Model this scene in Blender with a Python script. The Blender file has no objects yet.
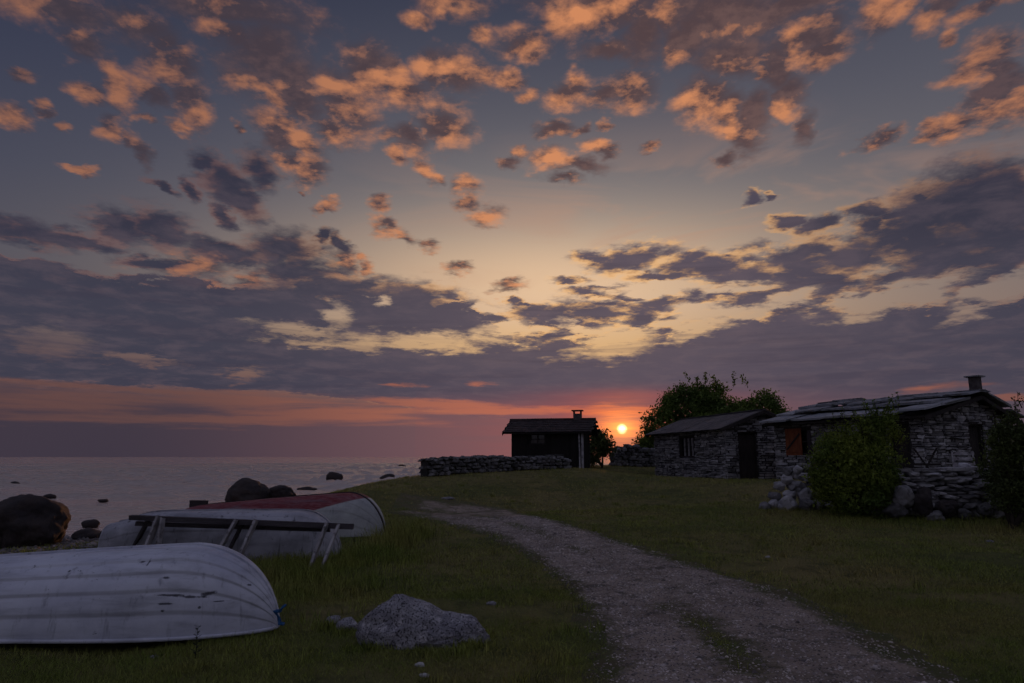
import bpy, bmesh, math, random
import numpy as np
from mathutils import Vector, Matrix, noise as mnoise
R = math.radians
random.seed(7)
rng = np.random.default_rng(7)
scene = bpy.context.scene
C = scene.collection

# ------------------------------------------------------------------ camera
EYE = 1.6
FPX = 683.0                       # focal length in pixels of a 1024 px wide frame (24 mm on full frame)
PITCH = math.atan(115.5 / FPX)
cam = bpy.data.objects.new('camera', bpy.data.cameras.new('camera'))
C.objects.link(cam)
cam.data.sensor_width = 36.0
cam.data.lens = 36.0 * FPX / 1024.0
cam.data.clip_start = 0.05
cam.data.clip_end = 30000.0
cam.location = (0, 0, EYE)
cam.rotation_euler = (R(90) + PITCH, 0, 0)
scene.camera = cam
scene.view_settings.view_transform = 'Standard'
scene.view_settings.look = 'None'
scene.view_settings.gamma = 1.0
scene.view_settings.exposure = 0.0
scene.view_settings.use_curve_mapping = False

def ray(px, py):
    u, v = (px - 512.0) / FPX, (341.5 - py) / FPX
    return (u, math.cos(PITCH) - v * math.sin(PITCH), math.sin(PITCH) + v * math.cos(PITCH))
def at(px, py, Y):
    """the point at distance Y in front of the camera seen at photo position px, py"""
    x, y, z = ray(px, py)
    return Vector((x * Y / y, Y, EYE + z * Y / y))
def azel(px, py):
    v = Vector(ray(px, py)).normalized()
    return math.degrees(math.atan2(v.x, v.y)), math.degrees(math.asin(v.z))
def lin(r, g, b):
    f = lambda c: (c / 255 / 12.92) if c / 255 <= 0.04045 else ((c / 255 + 0.055) / 1.055) ** 2.4
    return (f(r), f(g), f(b), 1.0)

# ------------------------------------------------------------------ node helper
class NT:
    def __init__(s, tree):
        s.t = tree; s.n = tree.nodes; s.l = tree.links
    def put(s, sock, v):
        if isinstance(v, bpy.types.NodeSocket): s.l.new(v, sock)
        elif v is not None: sock.default_value = v
    def m(s, op, a, b=None, c=None, clamp=False):
        n = s.n.new('ShaderNodeMath'); n.operation = op; n.use_clamp = clamp
        for i, v in enumerate((a, b, c)): s.put(n.inputs[i], v)
        return n.outputs[0]
    def add(s, a, b): return s.m('ADD', a, b)
    def sub(s, a, b): return s.m('SUBTRACT', a, b)
    def mul(s, a, b): return s.m('MULTIPLY', a, b)
    def v(s, op, a, b=None, out=0):
        n = s.n.new('ShaderNodeVectorMath'); n.operation = op
        s.put(n.inputs[0], a)
        if b is not None:
            if op == 'SCALE': s.put(n.inputs['Scale'], b)
            else: s.put(n.inputs[1], b)
        return n.outputs['Value' if op in ('LENGTH', 'DOT_PRODUCT', 'DISTANCE') else 'Vector']
    def ss(s, x, lo, hi, a=0.0, b=1.0, kind='SMOOTHSTEP'):
        n = s.n.new('ShaderNodeMapRange'); n.interpolation_type = kind
        s.put(n.inputs[0], x); s.put(n.inputs[1], lo); s.put(n.inputs[2], hi); s.put(n.inputs[3], a); s.put(n.inputs[4], b)
        return n.outputs[0]
    def mix(s, f, a, b, mode='MIX'):
        n = s.n.new('ShaderNodeMix'); n.data_type = 'RGBA'; n.blend_type = mode
        s.put(n.inputs[0], f); s.put(n.inputs[6], a); s.put(n.inputs[7], b)
        return n.outputs[2]
    def noise(s, vec, scale, detail=4, rough=0.55, dist=0.0, color=False, lac=2.0, dim='3D'):
        n = s.n.new('ShaderNodeTexNoise'); n.noise_dimensions = dim
        s.put(n.inputs['Vector'], vec); n.inputs['Scale'].default_value = scale
        n.inputs['Detail'].default_value = detail; n.inputs['Roughness'].default_value = rough
        n.inputs['Distortion'].default_value = dist; n.inputs['Lacunarity'].default_value = lac
        return n.outputs['Color' if color else 0]
    def noise2(s, *a, **k): return s.noise(*a, dim='2D', **k)
    def xyz(s, x, y, z):
        n = s.n.new('ShaderNodeCombineXYZ')
        s.put(n.inputs[0], x); s.put(n.inputs[1], y); s.put(n.inputs[2], z)
        return n.outputs[0]
    def sep(s, v):
        n = s.n.new('ShaderNodeSeparateXYZ'); s.put(n.inputs[0], v); return n.outputs
    def ramp(s, x, stops, kind='LINEAR'):
        n = s.n.new('ShaderNodeValToRGB'); s.put(n.inputs[0], x)
        e = n.color_ramp.elements; n.color_ramp.interpolation = kind
        while len(e) < len(stops): e.new(0.5)
        for k, (p, c) in enumerate(stops):
            e[k].position = p; e[k].color = c
        return n.outputs[0]

# ------------------------------------------------------------------ sky
SUN_AZ, SUN_EL = azel(622, 429)
SUN_DIR = Vector(ray(622, 429)).normalized()
world = bpy.data.worlds.new('World'); scene.world = world
world.use_nodes = True
N = NT(world.node_tree); N.n.clear()
# clouds: bearing and height in the sky (read off the photograph), half-widths, tilt
LIT = [(158,42,16,22,10),(172,62,26,26,30),(186,92,20,22,30),(150,92,22,12,15),(200,112,12,16,-30),(80,45,24,14,0),(60,10,40,22,0),(22,76,14,8,0),(12,116,20,12,0),(118,86,13,26,-25),(90,92,20,10,0),(112,130,15,11,35),
 (146,121,10,6,0),(82,169,12,5,0),(65,130,10,5,0),(45,110,10,6,0),(228,32,36,18,20),(245,46,18,10,30),(255,84,32,10,10),(278,96,14,8,20),(278,124,26,16,15),(300,142,22,14,25),(345,104,34,26,35),(332,132,24,16,10),
 (308,168,18,18,25),(290,160,14,10,0),(368,70,26,26,20),(398,88,34,18,15),(430,72,16,24,10),(455,72,28,20,10),(482,76,22,10,5),(510,80,14,9,5),(440,124,30,20,10),(408,138,20,14,20),(398,158,10,9,0),
 (426,170,14,10,50),(434,178,8,6,30),(380,202,11,8,0),(326,204,12,6,-10),(385,226,14,10,30),(404,236,14,8,25),(426,243,12,7,10),
 (466,186,16,9,0),(466,204,14,8,-10),(486,217,18,9,-10),(459,269,14,7,0),(416,17,15,8,0),(524,44,24,15,0),(530,55,12,10,0),(484,34,9,10,0),(450,3,34,12,0),(527,95,11,7,-20),
 (578,16,36,24,0),(560,24,20,16,10),(610,10,34,20,0),(666,18,20,26,20),(676,44,16,22,20),(706,100,26,26,10),(724,112,20,24,10),(730,132,12,20,0),(720,158,14,8,-10),(800,42,40,18,-15),(822,50,30,18,-20),(880,14,26,18,-25),(905,6,20,10,-15),(940,10,24,12,-25),(990,6,34,9,-5),
 (948,38,12,8,-20),(985,60,36,20,-10),(970,74,22,10,0),(1002,72,18,12,0),(1000,108,50,18,-12),(1030,100,40,22,-12),(955,126,26,12,-15),(930,134,20,8,-12),(880,137,20,9,-12),(568,94,22,14,-15),(575,82,10,10,0),(606,94,28,12,-12),(632,88,22,18,15),(553,127,20,8,0),(582,129,8,5,-20),(606,123,8,4,0),(552,162,20,12,8),
 (520,153,9,6,0),(508,164,12,7,0),(560,178,20,6,5),(603,146,14,7,5),(786,92,20,20,20),(788,106,16,10,0),(760,73,13,10,0),
 (509,286,16,7,-5),(650,148,8,5,0),(368,266,8,6,0),(190,266,40,11,-8),(205,286,26,5,5),(100,288,70,5,3),(345,262,14,14,20),(250,280,14,8,0),(180,126,14,7,0),(236,128,6,7,0),(300,190,4,4,0),(770,150,0.1,0.1,0)]
CORE = [(262,50,40,50,-30),(295,90,26,44,-40),(225,4,90,18,0),(392,66,20,9,15),(720,14,70,30,8),(690,30,24,24,20),(730,55,44,26,10),(800,6,70,20,-10),(640,30,24,34,-10),(752,118,18,34,20),(742,140,20,16,10),(820,36,24,16,-20),(775,70,20,30,0),
 (136,150,18,10,40),(590,2,60,12,0),(580,164,26,8,5),(60,10,60,22,0),(140,25,34,20,0),(1000,90,40,12,-15),(280,138,18,18,40),(610,50,30,10,0),(805,130,10,16,20)]
DARK = [(985,196,64,40,-8),(935,212,58,34,-14),(892,236,56,22,-14),(950,248,80,26,-6),(720,262,44,14,-6),(800,270,50,14,-10),(965,212,80,46,-18),(1005,222,60,58,0),(915,242,64,26,-16),(30,300,70,20,2),(200,304,80,16,-2),(330,290,60,14,-3),(820,282,60,14,-10),(960,318,70,14,-4),(222,180,34,20,40),(258,172,26,20,35),(245,202,24,16,20),(205,165,20,10,20),(20,232,56,15,5),(78,240,40,9,5),(120,226,34,18,10),(155,226,40,20,5),(160,186,18,5,25),(190,190,12,10,30),(222,216,14,8,30),
 (230,252,50,12,5),(290,250,44,22,5),(300,272,46,16,0),(322,238,9,10,-30),(338,244,14,8,30),(150,262,40,8,0),(60,276,80,8,2),(130,284,40,6,5),
 (0,330,120,42,0),(80,342,110,42,2),(150,328,120,38,0),(250,322,110,38,0),(300,306,90,26,0),(370,302,70,24,4),(420,300,50,20,5),(452,308,40,16,12),(400,320,80,16,0),(330,330,90,20,0),
 (752,200,12,9,-15),(784,222,18,6,-5),(820,224,24,10,-8),(868,210,26,9,5),(885,218,20,8,0),(905,212,14,9,-10),(920,200,14,6,-20),(770,196,6,4,0),
 (960,200,50,34,-20),(1000,190,50,36,0),(930,222,50,24,-15),(1010,240,60,40,0),(900,236,40,20,-10),(870,226,18,14,-20),(950,260,70,24,-8),(985,270,50,20,-20),(860,256,50,16,-8),(800,254,40,14,-8),
 (630,258,44,13,-2),(600,256,20,7,0),(690,262,34,12,-8),(715,270,30,12,0),(730,256,20,8,0),(572,279,20,4.5,0),(596,292,32,6,0),(668,278,40,5.5,0),(750,276,50,16,-6),(810,272,50,14,-6),(700,296,60,9,-2),(660,303,30,8,0),(760,298,46,12,-6),(830,292,40,14,-8),(890,282,40,10,-8),(880,330,80,22,-4),(960,325,90,24,-4),(790,320,60,14,-6),(720,325,40,12,-4),
 (560,318,44,16,4),(592,312,44,12,0),(640,316,30,14,0),(622,296,22,5,0),(530,310,24,8,0),(498,318,16,7,0),(520,304,14,4,0),(470,332,30,8,0),(655,340,24,14,0),(540,340,50,10,0),(460,320,24,10,0)]
GAP = [(50,341,44,15,4),(140,358,40,4,3),(245,375,22,7,-5),(145,361,30,4,0),(420,342,100,9,-1),(300,330,50,5,3),(336,318,16,10,20),(380,300,8,5,0),(612,346,46,12,-8),(578,330,22,6,25),(505,330,34,7,0),(880,300,60,11,-10),(930,290,46,9,-16),(860,312,22,10,-5),(700,318,46,9,-8),(790,300,26,8,-12),
 (1000,285,44,9,-20),(730,288,44,6,-3),(650,290,40,5,0),(690,332,34,7,-10),(975,312,30,6,-8),(745,310,26,7,0),(485,308,12,5,0),(330,345,60,4,2)]
LOWGLOW = [(150,391,170,4,2),(90,402,150,14,1),(250,404,130,14,2),(330,412,120,12,0),(430,404,90,5,2),(490,412,90,5,0),(560,410,70,4,0),(180,420,220,9,0),(606,405,30,3,0),(640,409,24,2.5,0),(480,384,16,3,0),(930,388,52,5,-2),(1010,398,26,4,0),(622,412,50,4,0),(600,420,40,3,0),(400,385,30,2.5,0)]
CLOUDS = {'lit': LIT, 'core': CORE, 'dark': DARK, 'gap': GAP, 'low': LOWGLOW}
def deg_ellipse(px, py, rx, ry, rot):
    a0, e0 = azel(px, py)
    a1, _ = azel(px + rx, py); a2, _ = azel(px - rx, py); _, e1 = azel(px, py - ry); _, e2 = azel(px, py + ry)
    return a0, e0, (a1 - a2) / 2, (e1 - e2) / 2, -rot
CLOUDS = {k: [deg_ellipse(*i) for i in v] for k, v in CLOUDS.items()}
def field(N, P, kind, tile):
    """above 0 inside any of the cloud ellipses near this tile of the sky, never below -1"""
    acc, k = None, 0
    for a, e, ra, re, rot in CLOUDS[kind]:
        c, sn = abs(math.cos(R(rot))), abs(math.sin(R(rot)))
        ma, me = 1.9 * (ra * c + re * sn) + 2.6, 1.9 * (ra * sn + re * c) + 1.6
        if a + ma < tile[0] or a - ma > tile[1] or e + me < tile[2] or e - me > tile[3]: continue
        k += 1
        if k % 6 == 5:                 # keeps the shader's evaluation in order, so that few values are held at once
            n = N.n.new('ShaderNodeVectorMath'); n.operation = 'MULTIPLY_ADD'
            N.put(n.inputs[0], acc); n.inputs[1].default_value = (1e-7,) * 3; N.put(n.inputs[2], P)
            P = n.outputs[0]
        n = N.n.new('ShaderNodeMapping'); n.vector_type = 'TEXTURE'
        N.put(n.inputs['Vector'], P)
        n.inputs['Location'].default_value = (a, e, 0); n.inputs['Rotation'].default_value = (0, 0, R(rot)); n.inputs['Scale'].default_value = (ra, re, 1)
        ln = N.v('LENGTH', n.outputs[0])
        acc = ln if acc is None else N.m('SMOOTH_MIN', acc, ln, 0.22)
    if acc is None: return None
    return N.m('MAXIMUM', N.sub(1.0, acc), -1.0)
tc = N.n.new('ShaderNodeTexCoord')
D = N.v('NORMALIZE', tc.outputs['Generated'])
dx, dy, dz0 = N.sep(D)
dz = N.m('MAXIMUM', dz0, 0.0)
el = N.mul(N.m('ARCSINE', dz), 180 / math.pi)
az = N.mul(N.m('ARCTAN2', dx, dy), 180 / math.pi)
def plane(d, h=0.12):
    x, y, z = N.sep(d)
    k = N.m('DIVIDE', 1.0, N.add(N.m('MAXIMUM', z, 0.0), h))
    return N.xyz(N.mul(x, k), N.mul(y, k), 0.0)
Q = plane(D)
D2 = N.v('NORMALIZE', N.v('ADD', D, N.v('SCALE', N.v('SUBTRACT', tuple(SUN_DIR), D), 0.04)))
Q2 = plane(D2)
AE = N.xyz(az, el, 0.0)
w1 = N.v('SUBTRACT', N.noise2(Q, 7.0, 4, 0.62, color=True), (0.5, 0.5, 0.5))
AEW = N.v('ADD', AE, N.v('MULTIPLY', w1, (3.0, 2.3, 0.0)))
w2 = N.v('SUBTRACT', N.noise2(Q, 3.0, 5, 0.64, color=True), (0.5, 0.5, 0.5))
AEW2 = N.v('ADD', N.v('ADD', AE, N.v('MULTIPLY', w2, (3.6, 1.5, 0.0))), N.v('MULTIPLY', w1, (2.2, 1.6, 0.0)))
n1 = N.noise2(Q, 7.0, 6, 0.55, 0.15); n2 = N.noise2(Q2, 7.0, 5, 0.55, 0.15)
n3 = N.noise2(Q, 34.0, 4, 0.6)
slope = N.sub(n1, n2)                              # towards the sun the cloud thins out: that side is lit
m1 = N.noise2(Q, 5.0, 7, 0.62, 0.2)
streak = N.noise2(N.v('MULTIPLY', AE, (0.06, 1.1, 1.0)), 1.0, 4, 0.6, 0.3)
sunang = N.mul(N.m('ARCCOSINE', N.m('MINIMUM', N.v('DOT_PRODUCT', D, tuple(SUN_DIR)), 1.0)), 180 / math.pi)
daz = N.sub(az, SUN_AZ); absd = N.m('ABSOLUTE', daz)
def gauss(a, ca, ra, e, ce, re):
    u = N.mul(N.sub(a, ca), 1 / ra); v = N.mul(N.sub(e, ce), 1 / re)
    return N.m('EXPONENT', N.mul(N.add(N.mul(u, u), N.mul(v, v)), -1.0))
# clear sky: physical sky plus the dusk colours seen in it
sky_tex = N.n.new('ShaderNodeTexSky'); sky_tex.sky_type = 'NISHITA'; sky_tex.sun_disc = False
sky_tex.sun_elevation = R(SUN_EL); sky_tex.sun_rotation = R(SUN_AZ)
nish = N.v('SCALE', sky_tex.outputs[0], 0.005)
base = N.ramp(N.mul(el, 1 / 90.0), [(0.0, lin(88, 70, 80)), (3/90, lin(104, 78, 82)), (6/90, lin(122, 90, 86)), (9/90, lin(124, 104, 100)), (14/90, lin(114, 106, 106)),
                  (20/90, lin(98, 95, 102)), (27/90, lin(82, 82, 94)), (36/90, lin(58, 61, 78)), (55/90, lin(100, 105, 132)), (1.0, lin(128, 134, 166))])
clear = N.mix(1.0, base, nish, 'ADD')
ld = N.ss(az, -46.0, 2.0, 0.48, 1.0)
clear = N.mix(1.0, clear, N.xyz(ld, N.ss(az, -46.0, 2.0, 0.54, 1.0), N.ss(az, -46.0, 2.0, 0.70, 1.0)), 'MULTIPLY')
clear = N.mix(N.mul(N.mul(gauss(az, 4.0, 20.0, el, 13.5, 8.5), N.ss(el, 5.2, 9.0)), 0.95), clear, N.mix(N.ss(el, 14.0, 24.0), N.mix(N.ss(el, 12.5, 8.5), lin(230, 193, 156), lin(240, 192, 132)), lin(170, 157, 146)))
veil = N.ss(N.noise2(N.v('MULTIPLY', AE, (0.05, 0.22, 1.0)), 1.0, 4, 0.6, 0.6), 0.45, 0.7)
clear = N.mix(N.mul(veil, N.mul(gauss(az, 16, 22, el, 19, 5), 0.5)), clear, lin(186, 140, 116))
hi = N.ss(absd, 4.0, 42.0)
orange = N.mix(hi, lin(214, 140, 95), lin(158, 106, 82))
dusk = N.mix(hi, lin(84, 66, 68), lin(66, 58, 67))
dusk = N.mix(N.mul(N.ss(N.add(N.mul(n1, 0.6), N.mul(n3, 0.4)), 0.40, 0.62), 0.40), dusk, N.mix(hi, lin(132, 100, 92), lin(104, 82, 84)))
rimcol = N.mix(N.ss(absd, 3.0, 36.0), lin(250, 188, 116), lin(146, 102, 90))
darkcol = N.mix(N.ss(absd, 2.0, 36.0), lin(87, 78, 91), lin(62, 62, 77))
darkcol = N.mix(N.mul(N.ss(el, 10.5, 18.0), N.ss(absd, 6.0, 26.0)), darkcol, lin(52, 52, 67))
darkcol = N.mix(N.mul(N.ss(m1, 0.40, 0.72), 0.30), darkcol, lin(108, 92, 99))
darkcol = N.mix(N.mul(N.ss(streak, 0.52, 0.30), 0.28), darkcol, lin(58, 54, 70))
lowcol = N.mix(N.ss(absd, 3.0, 38.0), lin(200, 116, 84), lin(106, 74, 69))
murk = N.mix(N.ss(daz, -40.0, -4.0), lin(62, 55, 67), N.mix(N.ss(daz, 0.0, 26.0), lin(120, 87, 92), lin(86, 73, 84)))
edge = N.add(N.ss(az, -22.0, 8.0, 5.0, 2.4), N.mul(N.sub(m1, 0.5), 1.2))   # lower edge of the bank
top = N.add(N.add(N.ss(az, -5.0, 1.5, 13.0, 9.3), N.ss(az, 9.0, 20.0, 0.0, 1.3)), N.mul(N.sub(m1, 0.5), 3.0))
bank = N.mul(N.ss(el, N.sub(edge, 0.3), N.add(edge, 0.5)), N.ss(el, N.add(top, 0.9), N.sub(top, 0.5)))

rimk = N.ss(absd, 5.0, 30.0, 0.92, 0.45)
SHARED = dict(rimk=rimk, AE=AE, AEW=AEW, AEW2=AEW2, w2=w2, n1=n1, n3=n3, slope=slope, m1=m1, streak=streak, el=el, daz=daz, sunang=sunang, clear=clear, bank=bank, orange=orange, dusk=dusk, darkcol=darkcol, rimcol=rimcol, lowcol=lowcol, murk=murk)
def tile_colour(N, tile, rimk, AE, AEW, AEW2, w2, n1, n3, slope, m1, streak, el, daz, sunang, clear, bank, orange, dusk, darkcol, rimcol, lowcol, murk):
    col = clear
    mA, mK = field(N, AEW, 'lit', tile), field(N, AEW, 'core', tile)
    if mA is not None or mK is not None:
        m = mA if mK is None else mK if mA is None else N.m('MAXIMUM', mA, mK)
        dA = N.add(N.add(m, N.mul(N.sub(n1, 0.33), 1.25)), N.mul(N.sub(n3, 0.5), 0.42))
        aA = N.ss(dA, -0.35, 0.85)
        lit = N.add(N.add(0.36, N.mul(slope, 3.6)), N.mul(N.sub(n3, 0.5), 0.9))
        lit = N.add(lit, N.mul(N.sub(m1, 0.5), 1.3))
        if mK is not None: lit = N.sub(lit, N.mul(N.ss(N.sub(mK, 0.0 if mA is None else N.mul(mA, 0.5)), -0.55, 0.65), 0.80))
        lit = N.m('MAXIMUM', N.m('MINIMUM', lit, 1.0), 0.0)
        col = N.mix(N.mul(aA, 0.93), col, N.mix(lit, dusk, orange))
    mB, mG = field(N, AEW2, 'dark', tile), field(N, AEW2, 'gap', tile)
    low_row = tile[2] < 11 or (tile[2] < 17 and tile[0] < 0)
    if mB is not None or low_row:
        mm = N.sub(N.mul(bank, 2.6), 1.4) if low_row else None
        mm = mB if mm is None else mm if mB is None else N.m('MAXIMUM', mB, mm)
        dB = N.add(N.add(mm, N.mul(N.sub(m1, 0.42), 1.25)), N.mul(N.sub(n3, 0.5), 0.15 if low_row else 0.35))
        if mG is not None:
            mg2 = N.add(mG, N.add(N.mul(N.sub(n1, 0.5), 2.0), N.mul(N.sub(n3, 0.5), 0.5)))
            gap = N.mul(N.ss(mg2, -0.45, 0.75), N.m('MINIMUM', N.add(0.55, N.mul(N.sub(streak, 0.35), 2.2)), 1.0))
            dB = N.sub(dB, N.mul(gap, 0.55))
        aB = N.ss(dB, -0.34, 0.55)
        if mG is not None: aB = N.mul(aB, N.sub(1.0, N.m('MAXIMUM', gap, 0.0)))
        rim = N.mul(N.ss(dB, 0.80, 0.05), N.ss(N.add(slope, N.mul(N.sub(n3, 0.5), 0.25)), -0.12, 0.12))
        col = N.mix(N.mul(aB, 0.97), col, N.mix(N.mul(rim, rimk), darkcol, rimcol))
    if tile[2] < 6:
        col = N.mix(N.mul(N.ss(el, 5.6, 3.2), 0.92), col, murk)
        mL = field(N, N.v('ADD', AE, N.v('MULTIPLY', w2, (4.0, 0.7, 0.0))), 'low', tile)
        if mL is not None:
            low = N.ss(N.add(mL, N.mul(N.sub(streak, 0.5), 2.2)), -0.15, 0.8)
            col = N.mix(N.mul(N.mul(low, N.ss(el, 6.5, 5.9)), 0.72), col, lowcol)
        if tile[0] < SUN_AZ + 16 and tile[1] > SUN_AZ - 16:
            u = N.mul(daz, 1 / 3.6); v = N.mul(N.sub(el, SUN_EL), 1 / 1.55)
            rad2 = N.add(N.mul(u, u), N.mul(v, v)); rad = N.m('SQRT', rad2)
            red = N.mul(N.m('EXPONENT', N.mul(rad, -0.95)), N.m('MAXIMUM', N.add(0.95, N.mul(N.sub(streak, 0.5), 2.4)), 0.2))
            red = N.mul(red, N.ss(el, 6.4, 4.5))
            col = N.mix(N.m('MINIMUM', red, 1.0), col, lin(222, 74, 40))
            halo = N.m('EXPONENT', N.mul(N.m('POWER', N.mul(N.m('SQRT', N.add(N.mul(N.mul(daz, daz), 0.55), N.mul(N.m('POWER', N.m('ABSOLUTE', N.sub(el, SUN_EL)), 2.0), 1.3))), 1 / 0.95), 1.15), -1.0))
            halo = N.mul(halo, N.m('MAXIMUM', N.add(1.0, N.mul(N.sub(streak, 0.5), 2.2)), 0.15))
            col = N.mix(1.0, col, N.v('SCALE', (1.0, 0.34, 0.05), N.mul(halo, 2.4)), 'ADD')
            col = N.mix(N.mul(N.ss(sunang, 0.50, 0.02), N.ss(streak, 0.20, 0.42)), col, (5.0, 3.3, 1.5, 1.0))
    return col
def background(N, col):
    bg = N.n.new('ShaderNodeBackground'); N.put(bg.inputs[0], col); bg.inputs[1].default_value = 1.0
    return bg.outputs[0]
def sky_tile(tile):
    """the look of one tile of the sky, as a node group: each tile weighs only the clouds near it"""
    tree = bpy.data.node_groups.new('sky_tile', 'ShaderNodeTree')
    for k, v in SHARED.items():
        tree.interface.new_socket(k, in_out='INPUT', socket_type={'VALUE': 'NodeSocketFloat', 'VECTOR': 'NodeSocketVector', 'RGBA': 'NodeSocketColor'}[v.type])
    tree.interface.new_socket('sky', in_out='OUTPUT', socket_type='NodeSocketShader')
    T = NT(tree); gi = T.n.new('NodeGroupInput'); go = T.n.new('NodeGroupOutput')
    T.put(go.inputs[0], background(T, tile_colour(T, tile, *gi.outputs[:len(SHARED)])))
    gn = N.n.new('ShaderNodeGroup'); gn.node_tree = tree
    for k, v in SHARED.items(): N.put(gn.inputs[k], v)
    return gn.outputs[0]
AZ = [-180.0, -28.0, -18.0, -8.0, 2.0, 12.0, 22.0, 180.0]
EL = [0.0, 6.6, 10.5, 16.0, 22.0, 28.0, 90.0]
def chooser(val, cuts, make):
    """a tree of Mix Shaders that leads to the one tile a direction lies in"""
    if len(cuts) == 2: return make(cuts[0], cuts[1])
    k = len(cuts) // 2
    f = N.m('GREATER_THAN', val, cuts[k])
    n = N.n.new('ShaderNodeMixShader')
    N.put(n.inputs[0], f)
    N.l.new(chooser(val, cuts[:k + 1], make), n.inputs[1]); N.l.new(chooser(val, cuts[k:], make), n.inputs[2])
    return n.outputs[0]
front = chooser(el, EL, lambda e0, e1: chooser(az, AZ, lambda a0, a1: sky_tile((a0, a1, e0, e1))))
# sky behind and above the camera: blue-grey and bright, without these clouds
east = background(N, N.mix(N.ss(el, 0, 40), (0.118, 0.110, 0.138, 1), (0.190, 0.196, 0.285, 1)))
ms = N.n.new('ShaderNodeMixShader')
N.put(ms.inputs[0], N.m('GREATER_THAN', dy, 0.05)); N.l.new(east, ms.inputs[1])
m3 = N.n.new('ShaderNodeMixShader'); N.put(m3.inputs[0], N.m('GREATER_THAN', el, 60.0))
N.l.new(front, m3.inputs[1]); N.l.new(background(N, clear), m3.inputs[2]); N.l.new(m3.outputs[0], ms.inputs[2])
wo = N.n.new('ShaderNodeOutputWorld'); N.l.new(ms.outputs[0], wo.inputs[0])
world.cycles.sampling_method = 'MANUAL'; world.cycles.sample_map_resolution = 512
scene.cycles.use_adaptive_sampling = True; scene.cycles.adaptive_threshold = 0.02; scene.cycles.adaptive_min_samples = 8

sun = bpy.data.lights.new('sun', 'SUN'); sun.energy = 0.9; sun.angle = R(0.6); sun.color = (1.0, 0.42, 0.16)
so = bpy.data.objects.new('sun', sun); C.objects.link(so)
so.rotation_euler = (-SUN_DIR).to_track_quat('-Z', 'Y').to_euler()
# ------------------------------------------------------------------ object helpers
class MB:
    """collects shapes; build() links them as ONE mesh object"""
    def __init__(s): s.v, s.f, s.n = [], [], 0
    def raw(s, V, F):
        V = np.asarray(V, float).reshape(-1, 3)
        s.v.append(V); s.f += [tuple(int(i) + s.n for i in f) for f in F]; s.n += len(V)
        return s
    def box(s, x0, x1, y0, y1, z0, z1, jit=0.0, M=None):
        V = np.array([(x, y, z) for z in (z0, z1) for y in (y0, y1) for x in (x0, x1)], float)
        if jit: V += rng.uniform(-jit, jit, V.shape)
        if M is not None: V = np.array([M @ Vector(p) for p in V])
        return s.raw(V, [(0, 2, 3, 1), (4, 5, 7, 6), (0, 1, 5, 4), (2, 6, 7, 3), (0, 4, 6, 2), (1, 3, 7, 5)])
    def beam(s, p, q, w, h, up=(0, 0, 1), jit=0.0):
        p, q = Vector(p), Vector(q); d = (q - p); L = d.length; d.normalize()
        side = d.cross(Vector(up)); side = side.normalized() if side.length > 1e-4 else Vector((1, 0, 0)); u = side.cross(d)
        M = Matrix((d, side, u)).transposed().to_4x4(); M.translation = p
        return s.box(0, L, -w / 2, w / 2, -h / 2, h / 2, jit, M)
    def tube(s, pts, rad, n=7):
        pts = [Vector(p) for p in pts]; rads = rad if hasattr(rad, '__len__') else [rad] * len(pts)
        V, F = [], []
        for i, p in enumerate(pts):
            d = (pts[min(i + 1, len(pts) - 1)] - pts[max(i - 1, 0)]).normalized()
            a = d.cross(Vector((0.13, 0.31, 0.94))).normalized(); b = d.cross(a)
            for k in range(n):
                t = 2 * math.pi * k / n
                V.append(p + (a * math.cos(t) + b * math.sin(t)) * rads[i])
        for i in range(len(pts) - 1):
            for k in range(n):
                F.append((i * n + k, i * n + (k + 1) % n, (i + 1) * n + (k + 1) % n, (i + 1) * n + k))
        F += [tuple(range(n))[::-1], tuple(range((len(pts) - 1) * n, len(pts) * n))]
        return s.raw(V, F)
    def build(s, name, material, parent=None, smooth=False, loc=None):
        me = bpy.data.meshes.new(name)
        me.from_pydata(np.concatenate(s.v).tolist() if s.v else [], [], s.f); me.update()
        me.materials.append(material)
        if smooth: me.polygons.foreach_set('use_smooth', [True] * len(me.polygons))
        o = bpy.data.objects.new(name, me); C.objects.link(o)
        if parent is not None: o.parent = parent
        if loc is not None: o.location = loc
        return o
def fast_mesh(name, V, F, material, parent=None, smooth=False):
    """V (n,3), F (m,k) arrays -> object"""
    me = bpy.data.meshes.new(name); V = np.asarray(V, np.float32); F = np.asarray(F, np.int32)
    me.vertices.add(len(V)); me.vertices.foreach_set('co', V.ravel())
    me.loops.add(F.size); me.loops.foreach_set('vertex_index', F.ravel())
    me.polygons.add(len(F)); me.polygons.foreach_set('loop_start', np.arange(len(F), dtype=np.int32) * F.shape[1])
    if smooth: me.polygons.foreach_set('use_smooth', np.ones(len(F), bool))
    me.update(calc_edges=True); me.materials.append(material)
    o = bpy.data.objects.new(name, me); C.objects.link(o)
    if parent is not None: o.parent = parent
    return o
def tag(o, label=None, cat=None, group=None, kind=None):
    for k, v in (('label', label), ('category', cat), ('group', group), ('kind', kind)):
        if v: o[k] = v
    return o
def thing(name, label, cat, loc, rz=0.0, group=None):
    o = bpy.data.objects.new(name, None); o.empty_display_size = 0.2; C.objects.link(o)
    o.location = loc; o.rotation_euler = (0, 0, rz)
    return tag(o, label, cat, group)

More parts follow.
